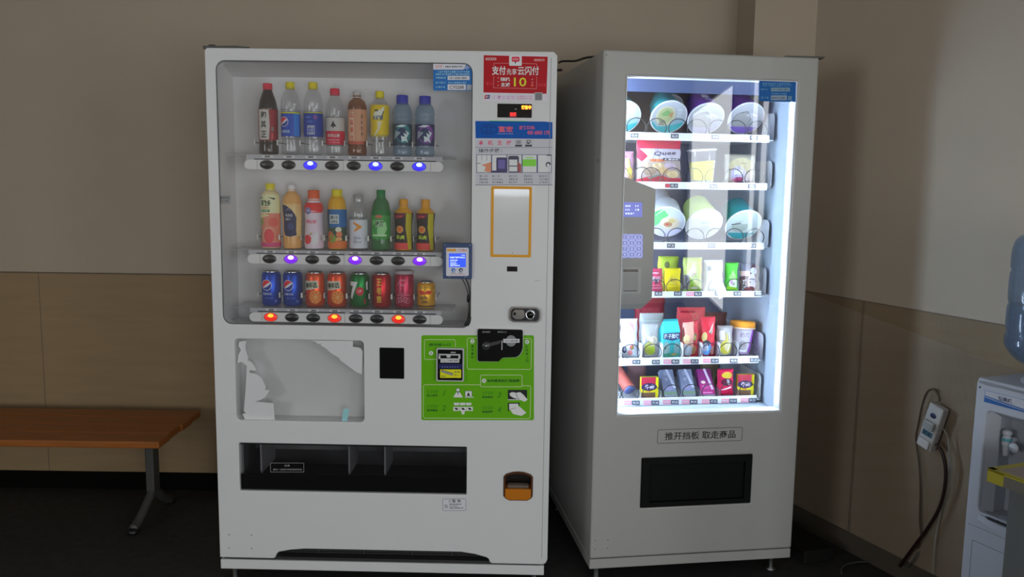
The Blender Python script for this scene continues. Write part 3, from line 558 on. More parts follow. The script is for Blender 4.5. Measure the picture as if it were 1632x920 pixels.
# coin return
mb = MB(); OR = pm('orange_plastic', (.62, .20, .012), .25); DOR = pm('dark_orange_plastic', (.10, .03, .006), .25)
inn = cup(-.006); oo = cup(0); n = len(oo)
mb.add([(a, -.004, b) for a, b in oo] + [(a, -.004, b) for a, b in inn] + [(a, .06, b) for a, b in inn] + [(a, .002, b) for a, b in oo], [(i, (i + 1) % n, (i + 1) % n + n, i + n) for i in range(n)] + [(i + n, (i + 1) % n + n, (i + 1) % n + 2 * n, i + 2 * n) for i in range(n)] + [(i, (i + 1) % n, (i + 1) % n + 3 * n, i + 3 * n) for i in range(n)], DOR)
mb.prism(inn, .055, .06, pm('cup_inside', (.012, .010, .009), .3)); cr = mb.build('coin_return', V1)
mb = MB(); mb.prism([(.986, .352), (.991, .345), (1.0, .341), (1.06, .341), (1.069, .345), (1.074, .352), (1.074, .379), (.986, .379)], -.008, .045, OR); mb.build('coin_cup', cr)
mb = MB(); mb.box(.994, 1.066, .0, .03, .379, .389, clear('clear_amber', (.8, .7, .6), .12, .1, body=.25, bodycol=(.6, .5, .42)), .003); mb.build('cup_lip', cr)
# warning sticker
d = Dec(f1); d.rect(705.5, 795, 742.5, 814.3, PAPER, 0, 2); d.frame(705.5, 795, 742.5, 814.3, .5, INK, 1, 2); d.text('⚠', 717, 798.6, 4.5, BK, 1, 5); d.text('警 告', 727.5, 798.6, 4.6, BK, 1, 14, .02); d.ring(711, 807.2, 2.7, 2.7, .6, BK, 1, 16); d.line([(709.3, 805.4), (712.8, 809)], .6, BK, 1)
for i, (n, x1) in enumerate(((8, 735), (5, 730), (10, 738.5))): d.marks(716, 803 + 3 * i, x1, 804.8 + 3 * i, n, BK, 1, i)
d.build('warning_sticker', V1, flat(0))
# foot: vent grille, base, feet, hinge
mb = MB(); GRL = pm('vent_dark', (.018, .018, .019), .5); mb.box(.15, .98, .055, .09, .098, .16, GRL)
for i in range(5): mb.box(.18, .95, .048, .056, .104 + .008 * i, .107 + .008 * i, pm('vent_slat', (.05, .05, .052), .45))
for x in (.33, .49, .66, .80): mb.box(x, x + .004, .047, .055, .104, .143, pm('vent_slat', (.05, .05, .052), .45))
mb.build('vent_grille', V1)
mb = MB(); mb.box(0, 1.1235, .004, .84, .0665, .1005, WHITE1, .002, 1); mb.box(.012, 1.11, .012, .80, .1005, .111, pm('base_gap', (.03, .03, .03), .6)); mb.build('base_plinth', V1)
for x in (.035, 1.09):
    for y in (.05, .78): MB().lathe([(.0001, 0), (.02, 0), (.02, .008), (.009, .012), (.009, .07), (.0001, .07)], STEEL, 14, Matrix.Translation((x, y, 0))).build('foot', V1)
mb = MB(); HG = pm('hinge_grey', (.09, .09, .085), .45, metal=.5); mb.prism([(-.012, .02), (.10, .01), (.135, .035), (.12, .10), (-.012, .09)], 1.8305, 1.839, HG, lambda a, b, d: (a, b, d)); mb.lathe([(.012, 0), (.012, .006), (.0001, .006)], HG, 12, Matrix.Translation((.01, .045, 1.839))); mb.build('hinge_bracket', V1)
# ================================================================== DRINKS ON SHOW IN THE LEFT MACHINE
def lerp_r(prof):
    def f(z):
        for (r0, z0), (r1, z1) in zip(prof, prof[1:]):
            if z0 <= z <= z1 and z1 > z0: return r0 + (r1 - r0) * (z - z0) / (z1 - z0)
        return prof[-1][0]
    return f
def rounded(prof, n=4):
    p = smooth_path([Vector((r, z, 0)) for r, z in prof], n); return [(max(.0001, q.x), max(0, q.y)) for q in p]
def wrap(rf, off=0): return lambda a, b, h: ((rf(b) + h + off) * math.sin(a / max(rf(b), .01)), -(rf(b) + h + off) * math.cos(a / max(rf(b), .01)), b)
def bottle(label, k, i, prof, body, cap, sleeve=None, name='drink_bottle', group=None, rz=0, fill=None, capname='cap'):
    """cap = (radius, z0, z1, material); sleeve = (z0, z1, material, drawing function)"""
    t = thing(name, label, 'bottle', M1['mx'] @ Vector((SU[k][i], .085, SHZ[k] + .0020)), (0, 0, M1['yaw'] + rz), group or ('bottles in the top row', 'bottles in the middle row')[k])
    P = rounded(prof); rf = lerp_r([(r, z) for r, z in P])
    MB().lathe([(.0001, .004), (prof[0][0] * .7, .002)] + P, body, 32).build('bottle_body', t)
    r, z0, z1, cm = cap; mb = MB()
    n = 40; pr = [(r * .98, z0), (r, z0 + .002), (r, z1 - .002), (r * .9, z1), (.0001, z1)]
    vs = []; fs = []
    for q in range(n):
        g = 1 if q % 2 else .965; a = 2 * PI * q / n; vs += [(rr * (g if j in (1, 2) else 1) * math.cos(a), rr * (g if j in (1, 2) else 1) * math.sin(a), z) for j, (rr, z) in enumerate(pr)]
    for q in range(n):
        for j in range(4): fs.append((q * 5 + j, ((q + 1) % n) * 5 + j, ((q + 1) % n) * 5 + j + 1, q * 5 + j + 1))
    mb.add(vs, fs, cm, True); mb.lathe([(r * 1.02, z0 - .004), (r * 1.02, z0 - .001)], cm, 24); mb.build(capname, t)
    if fill: z1f, fm = fill; MB().lathe([(.0001, .006)] + [(rr * .94, z) for r_, z in P for rr in (r_,) if .006 < z < z1f] + [(rf(z1f) * .94, z1f), (.0001, z1f)], fm, 28).build('drink', t)
    if sleeve:
        z0, z1, sm, fn = sleeve; mb = MB(); zs = [z0 + (z1 - z0) * j / 14 for j in range(15)]
        mb.lathe([(rf(z) + .0006, z) for z in zs], sm, 32); d = Dec(); fn(d); d.build('label', t, wrap(rf, .0008), .006, mb=mb, hz=.00015); o = mb.build('printed_label', t, fix=False)
    return t
def emblem(d, cx, cy, r, l=3):
    WH_, R_, B_ = KI(160, 160, 168), KI(165, 30, 40), KI(20, 40, 110)
    d.ell(cx, cy, r, r, WH_, l)
    up = [(cx + r * .9 * math.cos(a), cy + r * .9 * math.sin(a)) for a in [math.radians(g) for g in range(35, 216, 12)]]
    d.poly(up + [(cx - r * .45, cy - r * .18), (cx, cy + r * .12), (cx + r * .38, cy + r * .42)], R_, l + 1)
    lo = [(cx + r * .9 * math.cos(a), cy + r * .9 * math.sin(a)) for a in [math.radians(g) for g in range(215, 386, 12)]]
    d.poly(lo + [(cx + r * .45, cy - r * .05), (cx, cy - r * .35), (cx - r * .4, cy - r * .52)], B_, l + 1)
RC, YC, WC, BC, OC, GC = KI(160, 28, 50, rough=.4), KI(170, 150, 10, rough=.4), KI(150, 148, 150, rough=.4), KI(34, 40, 125, rough=.4), KI(196, 66, 28, rough=.4), KI(22, 88, 44, rough=.4)
COLA = pm('cola_bottle', (.022, .010, .009), .12)
IW = KI(150, 146, 142); IK = KI(34, 34, 36)
COKE = [(.026, 0), (.0315, .006), (.0318, .030), (.0308, .045), (.0312, .09), (.0315, .146), (.031, .152), (.026, .178), (.0165, .205), (.0135, .214), (.0135, .222)]
def lab_a(d):
    d.rect(.014, .046, .034, .146, KI(112, 16, 30), 1); d.poly([(-.026, .048), (.010, .048), (.013, .095), (.011, .146), (-.026, .146)], KI(142, 138, 132), 1)
    for ch, y in (('和', .128), ('其', .098), ('正', .065)): d.text(ch, -.007, y, .022, IK, 2, .019, .03)
    d.rect(.018, .075, .026, .09, KI(90, 84, 80), 2); d.rect(.018, .05, .024, .07, KI(150, 60, 60), 2)
bottle('dark brown drink bottle with red cap and white vertical label, first in the top row', 0, 0, COKE, COLA, (.0155, .216, .233, RC), (.045, .147, KI(98, 16, 28), lab_a))
PETP = [(.024, 0), (.030, .005), (.0315, .02), (.0305, .05), (.0312, .06), (.0312, .14), (.0318, .148), (.0315, .17), (.026, .197), (.0165, .212), (.0135, .216), (.0135, .224)]
BLL = KI(14, 52, 132)
def lab_p1(d): d.rect(-.05, .134, .05, .1395, KI(140, 140, 20), 1); emblem(d, -.016, .107, .0165); d.text('百事可乐', -.010, .075, .009, KI(140, 160, 200), 2, .030, .02); d.rect(.018, .06, .04, .134, KI(24, 92, 160), 1)
def lab_p2(d): d.rect(-.05, .136, .05, .1395, KI(140, 140, 20), 1); d.rect(-.014, .066, .011, .096, KI(120, 125, 140), 1); d.marks(-.012, .072, .009, .09, 5, BLL, 2, 2); d.marks(-.016, .105, .005, .112, 4, KI(70, 100, 165), 2, 4); d.marks(-.02, .119, .0, .126, 4, KI(70, 100, 165), 2, 5); d.ell(.014, .122, .006, .006, KI(150, 60, 90), 2, 14); d.ell(.014, .122, .004, .004, BLL, 3, 14)
YCL = (.0150, .220, .238, YC)
bottle('clear soda bottle with yellow cap, blue label turned to show the round emblem', 0, 1, PETP, PETC, YCL, (.060, .141, BLL, lab_p1), 'soda_bottle')
bottle('clear soda bottle with yellow cap, blue label turned to its barcode side', 0, 2, PETP, PETC, YCL, (.060, .141, KI(16, 40, 112), lab_p2), 'soda_bottle')
WAT = [(.023, 0), (.029, .004), (.030, .03), (.029, .033), (.0305, .04), (.0302, .12), (.0308, .125), (.0305, .145), (.026, .172), (.0165, .192), (.0135, .197), (.0135, .205)]
def lab_w(d): d.rect(-.06, .034, .06, .079, KI(150, 24, 44), 1); d.poly([(-.010, .092), (-.004, .103), (.0, .112), (.004, .103), (.011, .093), (.003, .094), (.0, .086), (-.003, .094)], IK, 2); d.text('农夫山泉', .0, .064, .011, IW, 2, .043, .03); d.marks(-.018, .047, .020, .052, 9, KI(180, 110, 120), 2, 3); d.marks(-.015, .039, .020, .043, 9, KI(180, 110, 120), 2, 4)
bottle('clear water bottle with red cap and half white, half red label', 0, 3, WAT, PETC, (.0158, .201, .219, RC), (.034, .122, KI(140, 138, 134), lab_w), 'water_bottle')
JUI = [(.026, 0), (.030, .005), (.031, .02), (.0295, .03), (.031, .045), (.031, .15), (.0300, .165), (.025, .178), (.0145, .187), (.0135, .190), (.0135, .198)]
AMB = pm('amber_drink', (.30, .115, .065), .25); AMBL = KI(148, 108, 84)
def lab_j(d): d.rect(-.024, .05, -.004, .142, KI(160, 128, 106), 1); d.vtext('山楂果汁', -.013, .132, .058, .017, KI(150, 62, 48), 2, .014, .02); d.vtext('果味饮料', .021, .126, .070, .013, KI(64, 54, 50), 2, .006, .02); d.rect(-.028, .036, .03, .046, KI(138, 62, 46), 1)
bottle('amber red drink bottle with pale cap and vertical red writing', 0, 4, JUI, clear('amber_plastic', (.75, .5, .35), .08, .08, body=.35, bodycol=(.40, .17, .08)), (.0135, .193, .210, KI(140, 138, 136)), (.046, .150, AMBL, lab_j), fill=(.165, AMB))
LEM = [(.026, 0), (.0305, .005), (.0305, .05), (.030, .1), (.0315, .14), (.030, .163), (.024, .178), (.0145, .188), (.0135, .192), (.0135, .199)]
def lab_l(d):
    d.poly([(-.012, .142), (.006, .150), (.022, .163), (.016, .138), (.004, .120), (-.010, .118), (-.018, .128)], KI(168, 164, 150), 1); d.line([(.018, .145), (.012, .130)], .003, IK, 2); d.text('果', -.006, .147, .007, IK, 2, .014, .02)
    d.text('水柠檬', -.002, .124, .016, KI(70, 76, 84), 2, .036, .03); d.poly([(-.004, .112), (.012, .112), (.004, .084), (-.012, .064), (-.016, .064), (-.002, .09)], KI(164, 158, 130), 1); d.rect(-.028, .062, .03, .07, KI(140, 126, 40), 1)
    d.rect(.0, .046, .016, .052, KI(70, 70, 64), 1); d.rect(-.022, .047, -.014, .051, KI(80, 80, 70), 1); d.poly([(-.03, .11), (-.022, .11), (-.026, .066), (-.03, .066)], KI(150, 142, 90), 1)
bottle('lemon drink bottle with yellow cap and torn-edged yellow and white label', 0, 5, LEM, PETC, (.0145, .193, .212, YC), (.068, .166, KI(168, 142, 14), lab_l))
SPO = [(.027, 0), (.0315, .004), (.032, .02), (.030, .026), (.0315, .034), (.0318, .105), (.030, .110), (.0325, .120), (.031, .131), (.0325, .138), (.031, .148), (.029, .158), (.0235, .168), (.0185, .173), (.018, .178)]
def lab_s(em):
    c = KI(150, 165, 180) if em else KI(150, 158, 178); e2 = KI(32, 92, 96) if em else KI(96, 50, 116)
    def f(d):
        d.ell(.008, .072, .026, .030, e2, 1); d.ell(.004, .070, .019, .022, KI(20, 36, 66), 2)
        for i in range(5): d.line([(-.022 + .004 * i, .055 + .004 * i), (-.019 + .004 * i, .082 - .001 * i)], .0016, c, 3)
        d.poly([(.002, .046), (.014, .05), (.024, .042), (.018, .058), (.028, .076), (.014, .084), (.02, .07), (.008, .076), (.012, .062), (.0, .066)], c, 3); d.poly([(-.02, .095), (.0, .102), (.02, .100), (.004, .094)], c, 3)
    return f
bottle('pale blue ribbed sports bottle with blue cap and dark teal swirl label', 0, 6, SPO, PETB, (.0195, .174, .200, BC), (.034, .105, KI(26, 46, 62), lab_s(1)), 'sports_drink_bottle', capname='wide_cap')
bottle('pale blue ribbed sports bottle with blue cap and dark purple swirl label', 0, 7, SPO, PETB, (.0195, .173, .198, BC), (.034, .105, KI(34, 36, 70), lab_s(0)), 'sports_drink_bottle', capname='wide_cap')
# middle row
GUA = [(.028, 0), (.0315, .005), (.032, .03), (.0305, .06), (.0320, .12), (.0315, .165), (.026, .186), (.016, .194), (.014, .197), (.014, .204)]
def lab_g(d):
    d.rect(-.1, .004, .1, .020, KI(150, 50, 86), 1); d.poly([(-.05, .118), (.05, .118), (.05, .02), (-.05, .02)], KI(172, 96, 80), 1); d.poly([(-.05, .118), (-.005, .116), (.006, .11), (-.028, .10), (-.05, .09)], KI(168, 150, 110), 2)
    d.ell(.0, .045, .021, .027, KI(178, 120, 96), 3); d.ell(.002, .042, .0175, .024, KI(180, 50, 52), 4); d.poly([(-.034, .104), (-.018, .098), (-.016, .085), (-.028, .074), (-.036, .08)], KI(104, 116, 44), 3); d.ell(.018, .088, .016, .016, KI(168, 70, 58), 3)
    d.text('果粒多', -.008, .152, .021, KI(44, 62, 42), 2, .036, .03); d.text('白桃味', -.008, .136, .006, KI(180, 110, 90), 2, .026, .02); d.rect(-.026, .122, .006, .130, KI(28, 92, 54), 2); d.text('果汁饮料', -.010, .126, .005, KI(150, 170, 140), 3, .024, .02); d.poly([(-.036, .170), (-.014, .172), (-.030, .166)], IK, 3); d.poly([(.0, .172), (.026, .168), (.020, .163)], IK, 3)
    d.poly([(-.036, .062), (-.030, .07), (-.030, .02), (-.036, .02)], KI(50, 56, 40), 3)
bottle('tall juice bottle with yellow cap, cream and pink label showing a cut red fruit', 1, 0, GUA, KI(170, 150, 110), (.0158, .200, .2175, YC), (.004, .180, KI(172, 166, 128), lab_g), 'juice_bottle')
TEA = [(.028, 0), (.0305, .005), (.031, .03), (.030, .06), (.0325, .12), (.0315, .150), (.027, .175), (.0165, .189), (.0125, .193), (.0125, .199)]
AMT = pm('amber_tea', (.36, .17, .05), .25)
def lab_t(d):
    d.poly([(-.030, .148), (-.012, .145), (.006, .132), (.016, .118), (.0225, .105), (.020, .06), (.022, .045), (.0, .040), (-.018, .044), (-.024, .062), (-.022, .10)], KI(28, 30, 58), 1); d.frame(-.001, .001, .0, .0, .0002, IK)
    d.text('鸭屎香', -.002, .112, .010, KI(130, 128, 130), 2, .024, .02); d.text('单枞茶', -.005, .099, .009, KI(130, 128, 130), 2, .019, .02); d.line([(-.012, .128), (-.004, .135), (.003, .128)], .0018, KI(110, 112, 128), 2); d.ell(.002, .075, .010, .012, KI(40, 46, 84), 2)
bottle('amber tea bottle with white cap and slanted dark navy label', 1, 1, TEA, KI(176, 122, 70, rough=.12), (.0125, .196, .2135, KI(165, 162, 164)), (.040, .150, KI(186, 140, 92, rough=.12), lab_t), 'tea_bottle')
YOG = [(.028, 0), (.0315, .004), (.032, .03), (.0295, .07), (.0285, .1), (.0300, .135), (.026, .152), (.021, .157), (.0195, .160), (.0195, .168)]
def lab_y(d):
    d.rect(-.1, .128, .1, .155, KI(190, 36, 32), 1); d.poly([(-.04, .128), (.0, .124), (.04, .132), (.04, .122), (-.04, .122)], KI(190, 36, 32), 1); d.ell(-.014, .128, .012, .012, KI(96, 94, 130), 2); d.text('优酸', -.014, .129, .006, KI(170, 160, 170), 3, .015, .02)
    d.text('果粒悦', -.004, .092, .013, KI(180, 70, 92), 2, .038, .02); d.ell(-.016, .032, .014, .016, KI(176, 42, 48), 2); d.poly([(-.004, .03), (.018, .06), (.022, .044), (.018, .02), (.0, .012)], KI(180, 172, 176), 2); d.poly([(-.010, .052), (.002, .056), (-.004, .044)], KI(130, 120, 70), 3)
bottle('milky pink bottle with wide orange red cap and strawberry picture', 1, 2, YOG, KI(176, 158, 166), (.0195, .166, .197, OC), (.003, .154, KI(168, 150, 158), lab_y), 'yogurt_drink_bottle', capname='wide_cap')
ORJ = [(.028, 0), (.031, .005), (.031, .03), (.0295, .06), (.0310, .1), (.0305, .14), (.026, .166), (.019, .176), (.0175, .179), (.0175, .186)]
ORG = pm('orange_juice', (.42, .20, .02), .25)
def lab_o(d):
    d.rect(-.1, .074, .1, .134, KI(30, 76, 120), 1); d.rect(-.034, .074, -.022, .134, KI(30, 50, 70), 2); d.rect(-.021, .086, .012, .117, KI(140, 146, 146), 2); d.text('果汁', -.004, .107, .012, KI(50, 60, 60), 3, .028, .02); d.text('100%', -.004, .093, .009, KI(50, 60, 60), 3, .024, .02); d.rect(-.1, .030, .1, .074, KI(44, 60, 46), 1)
    d.ell(-.020, .045, .013, .016, KI(150, 80, 40), 3); d.ell(-.010, .036, .012, .014, KI(96, 116, 44), 3); d.ell(.010, .066, .010, .009, KI(176, 160, 140), 3); d.ell(.012, .05, .010, .010, KI(180, 90, 60), 4); d.poly([(.002, .040), (.020, .040), (.022, .030), (.0, .028)], KI(178, 120, 72), 4); d.rect(-.1, .003, .1, .028, KI(176, 84, 36), 1)
bottle('orange juice bottle with yellow cap and blue label above printed fruit', 1, 3, ORJ, KI(178, 122, 18, rough=.15), (.0180, .180, .2005, KI(186, 150, 10)), (.003, .134, KI(60, 60, 50), lab_o), 'juice_bottle')
SOD = [(.026, 0), (.0305, .005), (.0305, .10), (.0310, .106), (.0305, .125), (.026, .148), (.020, .157), (.0175, .160), (.0175, .168)]
def lab_v(d): d.poly([(-.012, .094), (.015, .080), (.016, .074), (-.010, .058), (-.008, .066), (.002, .076), (-.012, .088)], KI(180, 104, 32), 1); d.marks(-.012, .020, .014, .046, 5, KI(120, 122, 130), 2, 5); d.rect(-.026, .08, -.022, .094, KI(190, 160, 130), 1)
bottle('clear bottle with clear cap, white lower label and orange arrow mark', 1, 4, SOD, PETC, (.0175, .164, .1845, clear('clear_cap', (.8, .8, .8), .09, .15, body=.35, bodycol=(.6, .6, .6))), (.004, .100, KI(154, 155, 162), lab_v), 'soda_bottle')
GRT = [(.028, 0), (.0315, .004), (.0315, .12), (.0305, .13), (.027, .155), (.0175, .172), (.0140, .176), (.0140, .184)]
GRB = clear('green_plastic', (.35, .65, .38), .08, .05, body=.5, bodycol=(.10, .34, .12)); GLQ = pm('green_tea', (.07, .26, .08), .25)
def lab_gt(d): d.rect(-.1, .116, .1, .134, KI(20, 86, 36), 1); d.ell(-.003, .112, .013, .006, KI(140, 80, 60), 2); d.rect(-.014, .076, .012, .100, KI(112, 142, 108), 2); d.text('绿', -.007, .088, .019, KI(30, 60, 36), 3, .011, .03); d.text('茶', .006, .088, .019, KI(30, 60, 36), 3, .011, .03); d.poly([(-.008, .072), (.020, .096), (.026, .07), (.012, .046), (-.008, .050)], KI(110, 156, 104), 1); d.poly([(-.03, .06), (-.014, .066), (-.018, .04), (-.03, .044)], KI(54, 126, 50), 1); d.rect(-.026, .046, .024, .052, KI(140, 180, 130), 2); d.poly([(-.028, .096), (-.018, .104), (-.016, .09), (-.026, .08)], KI(90, 150, 80), 2)
bottle('green tea bottle with green cap and leafy green label', 1, 5, GRT, GRB, (.0148, .178, .201, GC), (.036, .134, KI(42, 112, 46), lab_gt), 'tea_bottle', fill=(.160, GLQ))
ENE = [(.028, 0), (.0305, .004), (.030, .03), (.0275, .06), (.0285, .09), (.0315, .121), (.031, .126), (.022, .136), (.016, .142), (.0145, .146), (.0145, .150)]
AMC = KI(180, 112, 20, rough=.35)
def lab_e(d):
    d.poly([(.012, .124), (.034, .124), (.034, .003), (.020, .003), (.010, .075)], KI(140, 132, 22), 2); d.rect(-.1, .003, .012, .025, KI(178, 52, 48), 1); d.rect(.012, .003, .022, .025, KI(178, 52, 48), 1); d.poly([(-.034, .122), (.010, .123), (.006, .112), (-.034, .103)], KI(90, 22, 40), 1); d.text('东鹏', -.012, .113, .006, KI(180, 60, 60), 3, .024, .02)
    d.ell(-.010, .070, .0125, .0125, KI(176, 120, 60), 2); d.ell(-.010, .070, .009, .009, KI(180, 84, 36), 3); d.text('乐虎', -.008, .044, .014, KI(140, 160, 40), 3, .030, .03)
for i, l in ((6, 'black labelled energy drink bottle with amber cap, beside the green tea bottle'), (7, 'black labelled energy drink bottle with amber cap, last in the middle row')):
    bottle(l, 1, i, ENE, KI(172, 116, 22, rough=.15), (.0145, .151, .171, AMC), (.003, .125, KI(34, 26, 26), lab_e), 'energy_drink_bottle')
# cans
def can(label, i, H, R, mat, fn, rimtop=None):
    t = thing('drink_can', label, 'can', M1['mx'] @ Vector((SU[2][i], .085, SHZ[2] + .0010)), (0, 0, M1['yaw']), 'cans in the bottom row')
    P = [(.026 * R / .033, 0), (R - .003, .002), (R, .009), (R, H - .014), (R - .004, H - .005), (R - .0055, H - .0025)]
    mb = MB().lathe(P, mat, 36); d = Dec(); fn(d); d.build('print', t, wrap(lambda z: R), .006, mb=mb, hz=.00012); mb.build('can_body', t, fix=False)
    MB().lathe([(R - .006, H - .004), (R - .005, H - .001), (R - .0062, H), (R - .0075, H - .004), (.0001, H - .004)], CHROME, 32).add([(-.006, -.012, H - .0028), (.006, -.012, H - .0028), (.006, .006, H - .0028), (-.006, .006, H - .0028)], [(0, 1, 2, 3)], STEEL).build('can_lid', t)
    MB().lathe([(.0001, .001), (R - .008, .0005), (R - .004, .0032), (R - .0028, .004)], STEEL, 28).build('can_base', t)
    if rimtop: MB().lathe([(R - .001, H - .006), (R + .0005, H - .004), (R + .0005, H + .004), (R - .004, H + .006), (.0001, H + .006)], rimtop, 28).build('plastic_lid', t)
CANM = dict(rough=.28, metal=.55)
def c_p(d): emblem(d, -.008, .072, .0185); d.text('百事可乐', -.006, .042, .008, KI(130, 140, 180), 3, .034, .02); d.marks(-.014, .026, .016, .030, 8, KI(70, 90, 150), 3, 2); d.rect(.020, .013, .027, .022, KI(60, 80, 140), 2)
can('leftmost blue soda can with a round red, white and blue emblem', 0, .118, .0325, KI(16, 46, 122, **CANM), c_p)
can('second blue soda can from the left, beside the first orange can', 1, .118, .0325, KI(16, 46, 122, **CANM), c_p)
def c_m(d):
    d.poly([(-.04, .088), (.016, .090), (.02, .064), (-.04, .054)], KI(150, 146, 130), 1); d.text('美年达', -.008, .074, .021, KI(26, 44, 26), 2, .044, .04, .1); d.ell(.008, .034, .021, .022, KI(186, 112, 50), 2); d.ell(.008, .034, .0185, .0195, KI(176, 84, 34), 3)
    for q in range(8): a = q * PI / 4 + .2; d.line([(.008, .034), (.008 + .018 * math.cos(a), .034 + .019 * math.sin(a))], .0014, KI(190, 136, 80), 4)
    d.poly([(-.05, .05), (-.02, .055), (-.03, .01), (-.05, .01)], KI(160, 30, 30), 1)
can('orange soda can with fruit slice picture, right of the two blue cans', 2, .117, .0325, KI(176, 62, 34, **CANM), c_m)
can('orange soda can with fruit slice picture, left of the green can', 3, .117, .0325, KI(176, 58, 32, **CANM), c_m)
def c_7(d): d.text('7', -.018, .058, .060, KI(170, 174, 168), 2, .034, .05); d.ell(.006, .056, .0135, .0145, KI(150, 30, 40), 3); d.text('UP', .006, .056, .010, KI(180, 120, 120), 4, .014, .04); d.rect(.020, .012, .026, .03, KI(120, 40, 40), 2); d.poly([(.028, .085), (.036, .09), (.036, .06), (.03, .06)], KI(170, 174, 168), 2)
can('green soda can with large white 7 and red dot', 4, .116, .0325, KI(12, 84, 36, **CANM), c_7)
can('red herbal tea can with vertical gold characters', 5, .116, .0325, KI(128, 18, 26, **CANM), lambda d: d.vtext('王老吉', -.004, .088, .030, .024, KI(176, 132, 40), 2, .018, .03))
def c_r(d):
    L = KI(170, 100, 116); d.ring(-.001, .088, .016, .010, .0016, L, 2); d.line([(-.024, .075), (-.010, .092), (.012, .098)], .0016, L, 2); d.frame(-.014, .045, .010, .082, .0014, L, 2); d.frame(-.009, .05, .005, .078, .0012, L, 2)
    for q in range(5): d.ring(-.020 + .009 * q, .032 - .003 * abs(q - 2), .008, .010, .0014, L, 3, 16)
    d.line([(-.025, .045), (.025, .045)], .0016, L, 2)
can('tall crimson can with pale line drawing and grey plastic lid', 6, .121, .0325, KI(128, 26, 52, **CANM), c_r, KI(128, 120, 124))
def c_b(d): d.rect(-.1, .072, .1, .074, KI(120, 100, 20), 2); d.rect(-.1, .068, .1, .0695, KI(120, 100, 20), 2); d.text('红牛', -.004, .036, .011, IK, 3, .026, .03); d.text('饮料', -.002, .022, .009, IK, 3, .022, .02); d.poly([(-.026, .058), (-.008, .062), (-.002, .054), (.008, .063), (.026, .058), (.014, .047), (.002, .050), (-.014, .046)], KI(160, 44, 30), 2); d.rect(-.1, .006, .1, .010, IK, 2)
can('short gold energy drink can with red emblem, last in the bottom row', 7, .090, .0310, KI(186, 118, 30, rough=.3, metal=.4), c_b)
# ================================================================== RIGHT MACHINE
W2, H2 = .7581, 1.8502
V2 = thing('snack_vending_machine', 'grey snack vending machine with lit glass front, angled beside the white one', 'vending machine', (M2['x'], M2['y'], 0), (0, 0, M2['yaw']))
shell('cabinet', .003, W2 - .023, .05, .748, .06, H2 - .003, GREY2, V2)
O2 = (.083, .684, .616, 1.769); FL = (.1785, .5873, .2785, .458)
plate('door', rrect(0, .0975, W2, H2, .006), [rrect(O2[0], O2[2], O2[1], O2[3], .002), rrect(FL[0], FL[2], FL[1], FL[3], .002)], 0, .05, GREY2, V2, .007)
plate('window_trim', rrect(O2[0] - .001, O2[2] - .001, O2[1] + .001, O2[3] + .001, .002), [rrect(O2[0] + .002, O2[2] + .002, O2[1] - .002, O2[3] - .002, .001)], .003, .05, pm('white_trim', (.85, .87, .9), .4), V2, .0004)
mb = MB(); IU0, IU1, IW1, IZ0, IZ1 = .03, .705, .60, .60, 1.785; ID = .051
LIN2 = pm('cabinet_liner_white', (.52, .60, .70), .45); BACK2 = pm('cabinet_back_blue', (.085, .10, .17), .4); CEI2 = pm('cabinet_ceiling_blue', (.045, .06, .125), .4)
V = [(IU0, ID, IZ0), (IU1, ID, IZ0), (IU1, ID, IZ1), (IU0, ID, IZ1), (IU0, IW1, IZ0), (IU1, IW1, IZ0), (IU1, IW1, IZ1), (IU0, IW1, IZ1)]
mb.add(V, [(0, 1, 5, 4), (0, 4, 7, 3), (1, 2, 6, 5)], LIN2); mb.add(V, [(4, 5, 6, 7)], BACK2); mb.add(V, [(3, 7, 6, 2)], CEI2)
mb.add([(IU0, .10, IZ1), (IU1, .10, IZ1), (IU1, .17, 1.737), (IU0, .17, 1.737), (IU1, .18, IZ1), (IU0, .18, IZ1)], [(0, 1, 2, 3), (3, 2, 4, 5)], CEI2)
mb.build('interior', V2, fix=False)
mb = MB(); mb.box(O2[0] + .001, O2[1] - .001, .006, .010, O2[2] + .001, O2[3] - .001, GLASS2); mb.build('window_glass', V2)
LED = glow('led_tube', (.68, .83, 1), LED_STRENGTH * 40)
LED2 = glow('led_tube_inner', (.62, .80, 1), LED_STRENGTH * 6.6)
for u0, u1, w0, dw, lm in ((O2[1] - .0035, O2[1] - .0005,   .030, .005, LED), (.031, .034, .085, .085, LED2)):
    MB().box(u0, u1, w0, w0 + dw, O2[2] + .02, O2[3] - .01, lm).build('led_strip', V2)
# keypad unit
at2 = lambda px, py, w: face(M2, px, py, w)
c2 = lambda x, y: face(M2, x, y, .03)
KP = pm('keypad_grey', (.40, .42, .40), .5); kp = MB()
kp.prism([(.06, .985), (.165, .985), (.2035, 1.02), (.2035, 1.398), (.094, 1.437), (.06, 1.437)], .03, .115, KP); kpo = kp.build('keypad_unit', V2)
d = Dec(c2); KBL = glow('keypad_backlight', (.20, .24, .68), .75); KBW = glow('keypad_light_line', (.45, .55, 1), 1.1); d.rect(989.5, 373, 1024.5, 411.5, KBL, 1, 2)
for r_ in range(4):
    for q in range(3): d.frame(990.5 + 11.3 * q, 374 + 9.3 * r_, 1000.8 + 11.3 * q, 382.3 + 9.3 * r_, .7, KBW, 2, 2.5); d.text('123456789*0#'[r_ * 3 + q], 995.6 + 11.3 * q, 378.2 + 9.3 * r_, 4, KBW, 3)
d.build('keypad', kpo, flat(.03))
d = Dec(c2); d.rect(992.8, 322.5, 1023.5, 346, glow('keypad_screen', (.12, .17, .78), .8), 1)
for i, (a, b) in enumerate(((996, 1005), (996, 1004), (996, 1012))): d.marks(a, 327 + 6 * i, b, 330 + 6 * i, 4, SCW, 2, i)
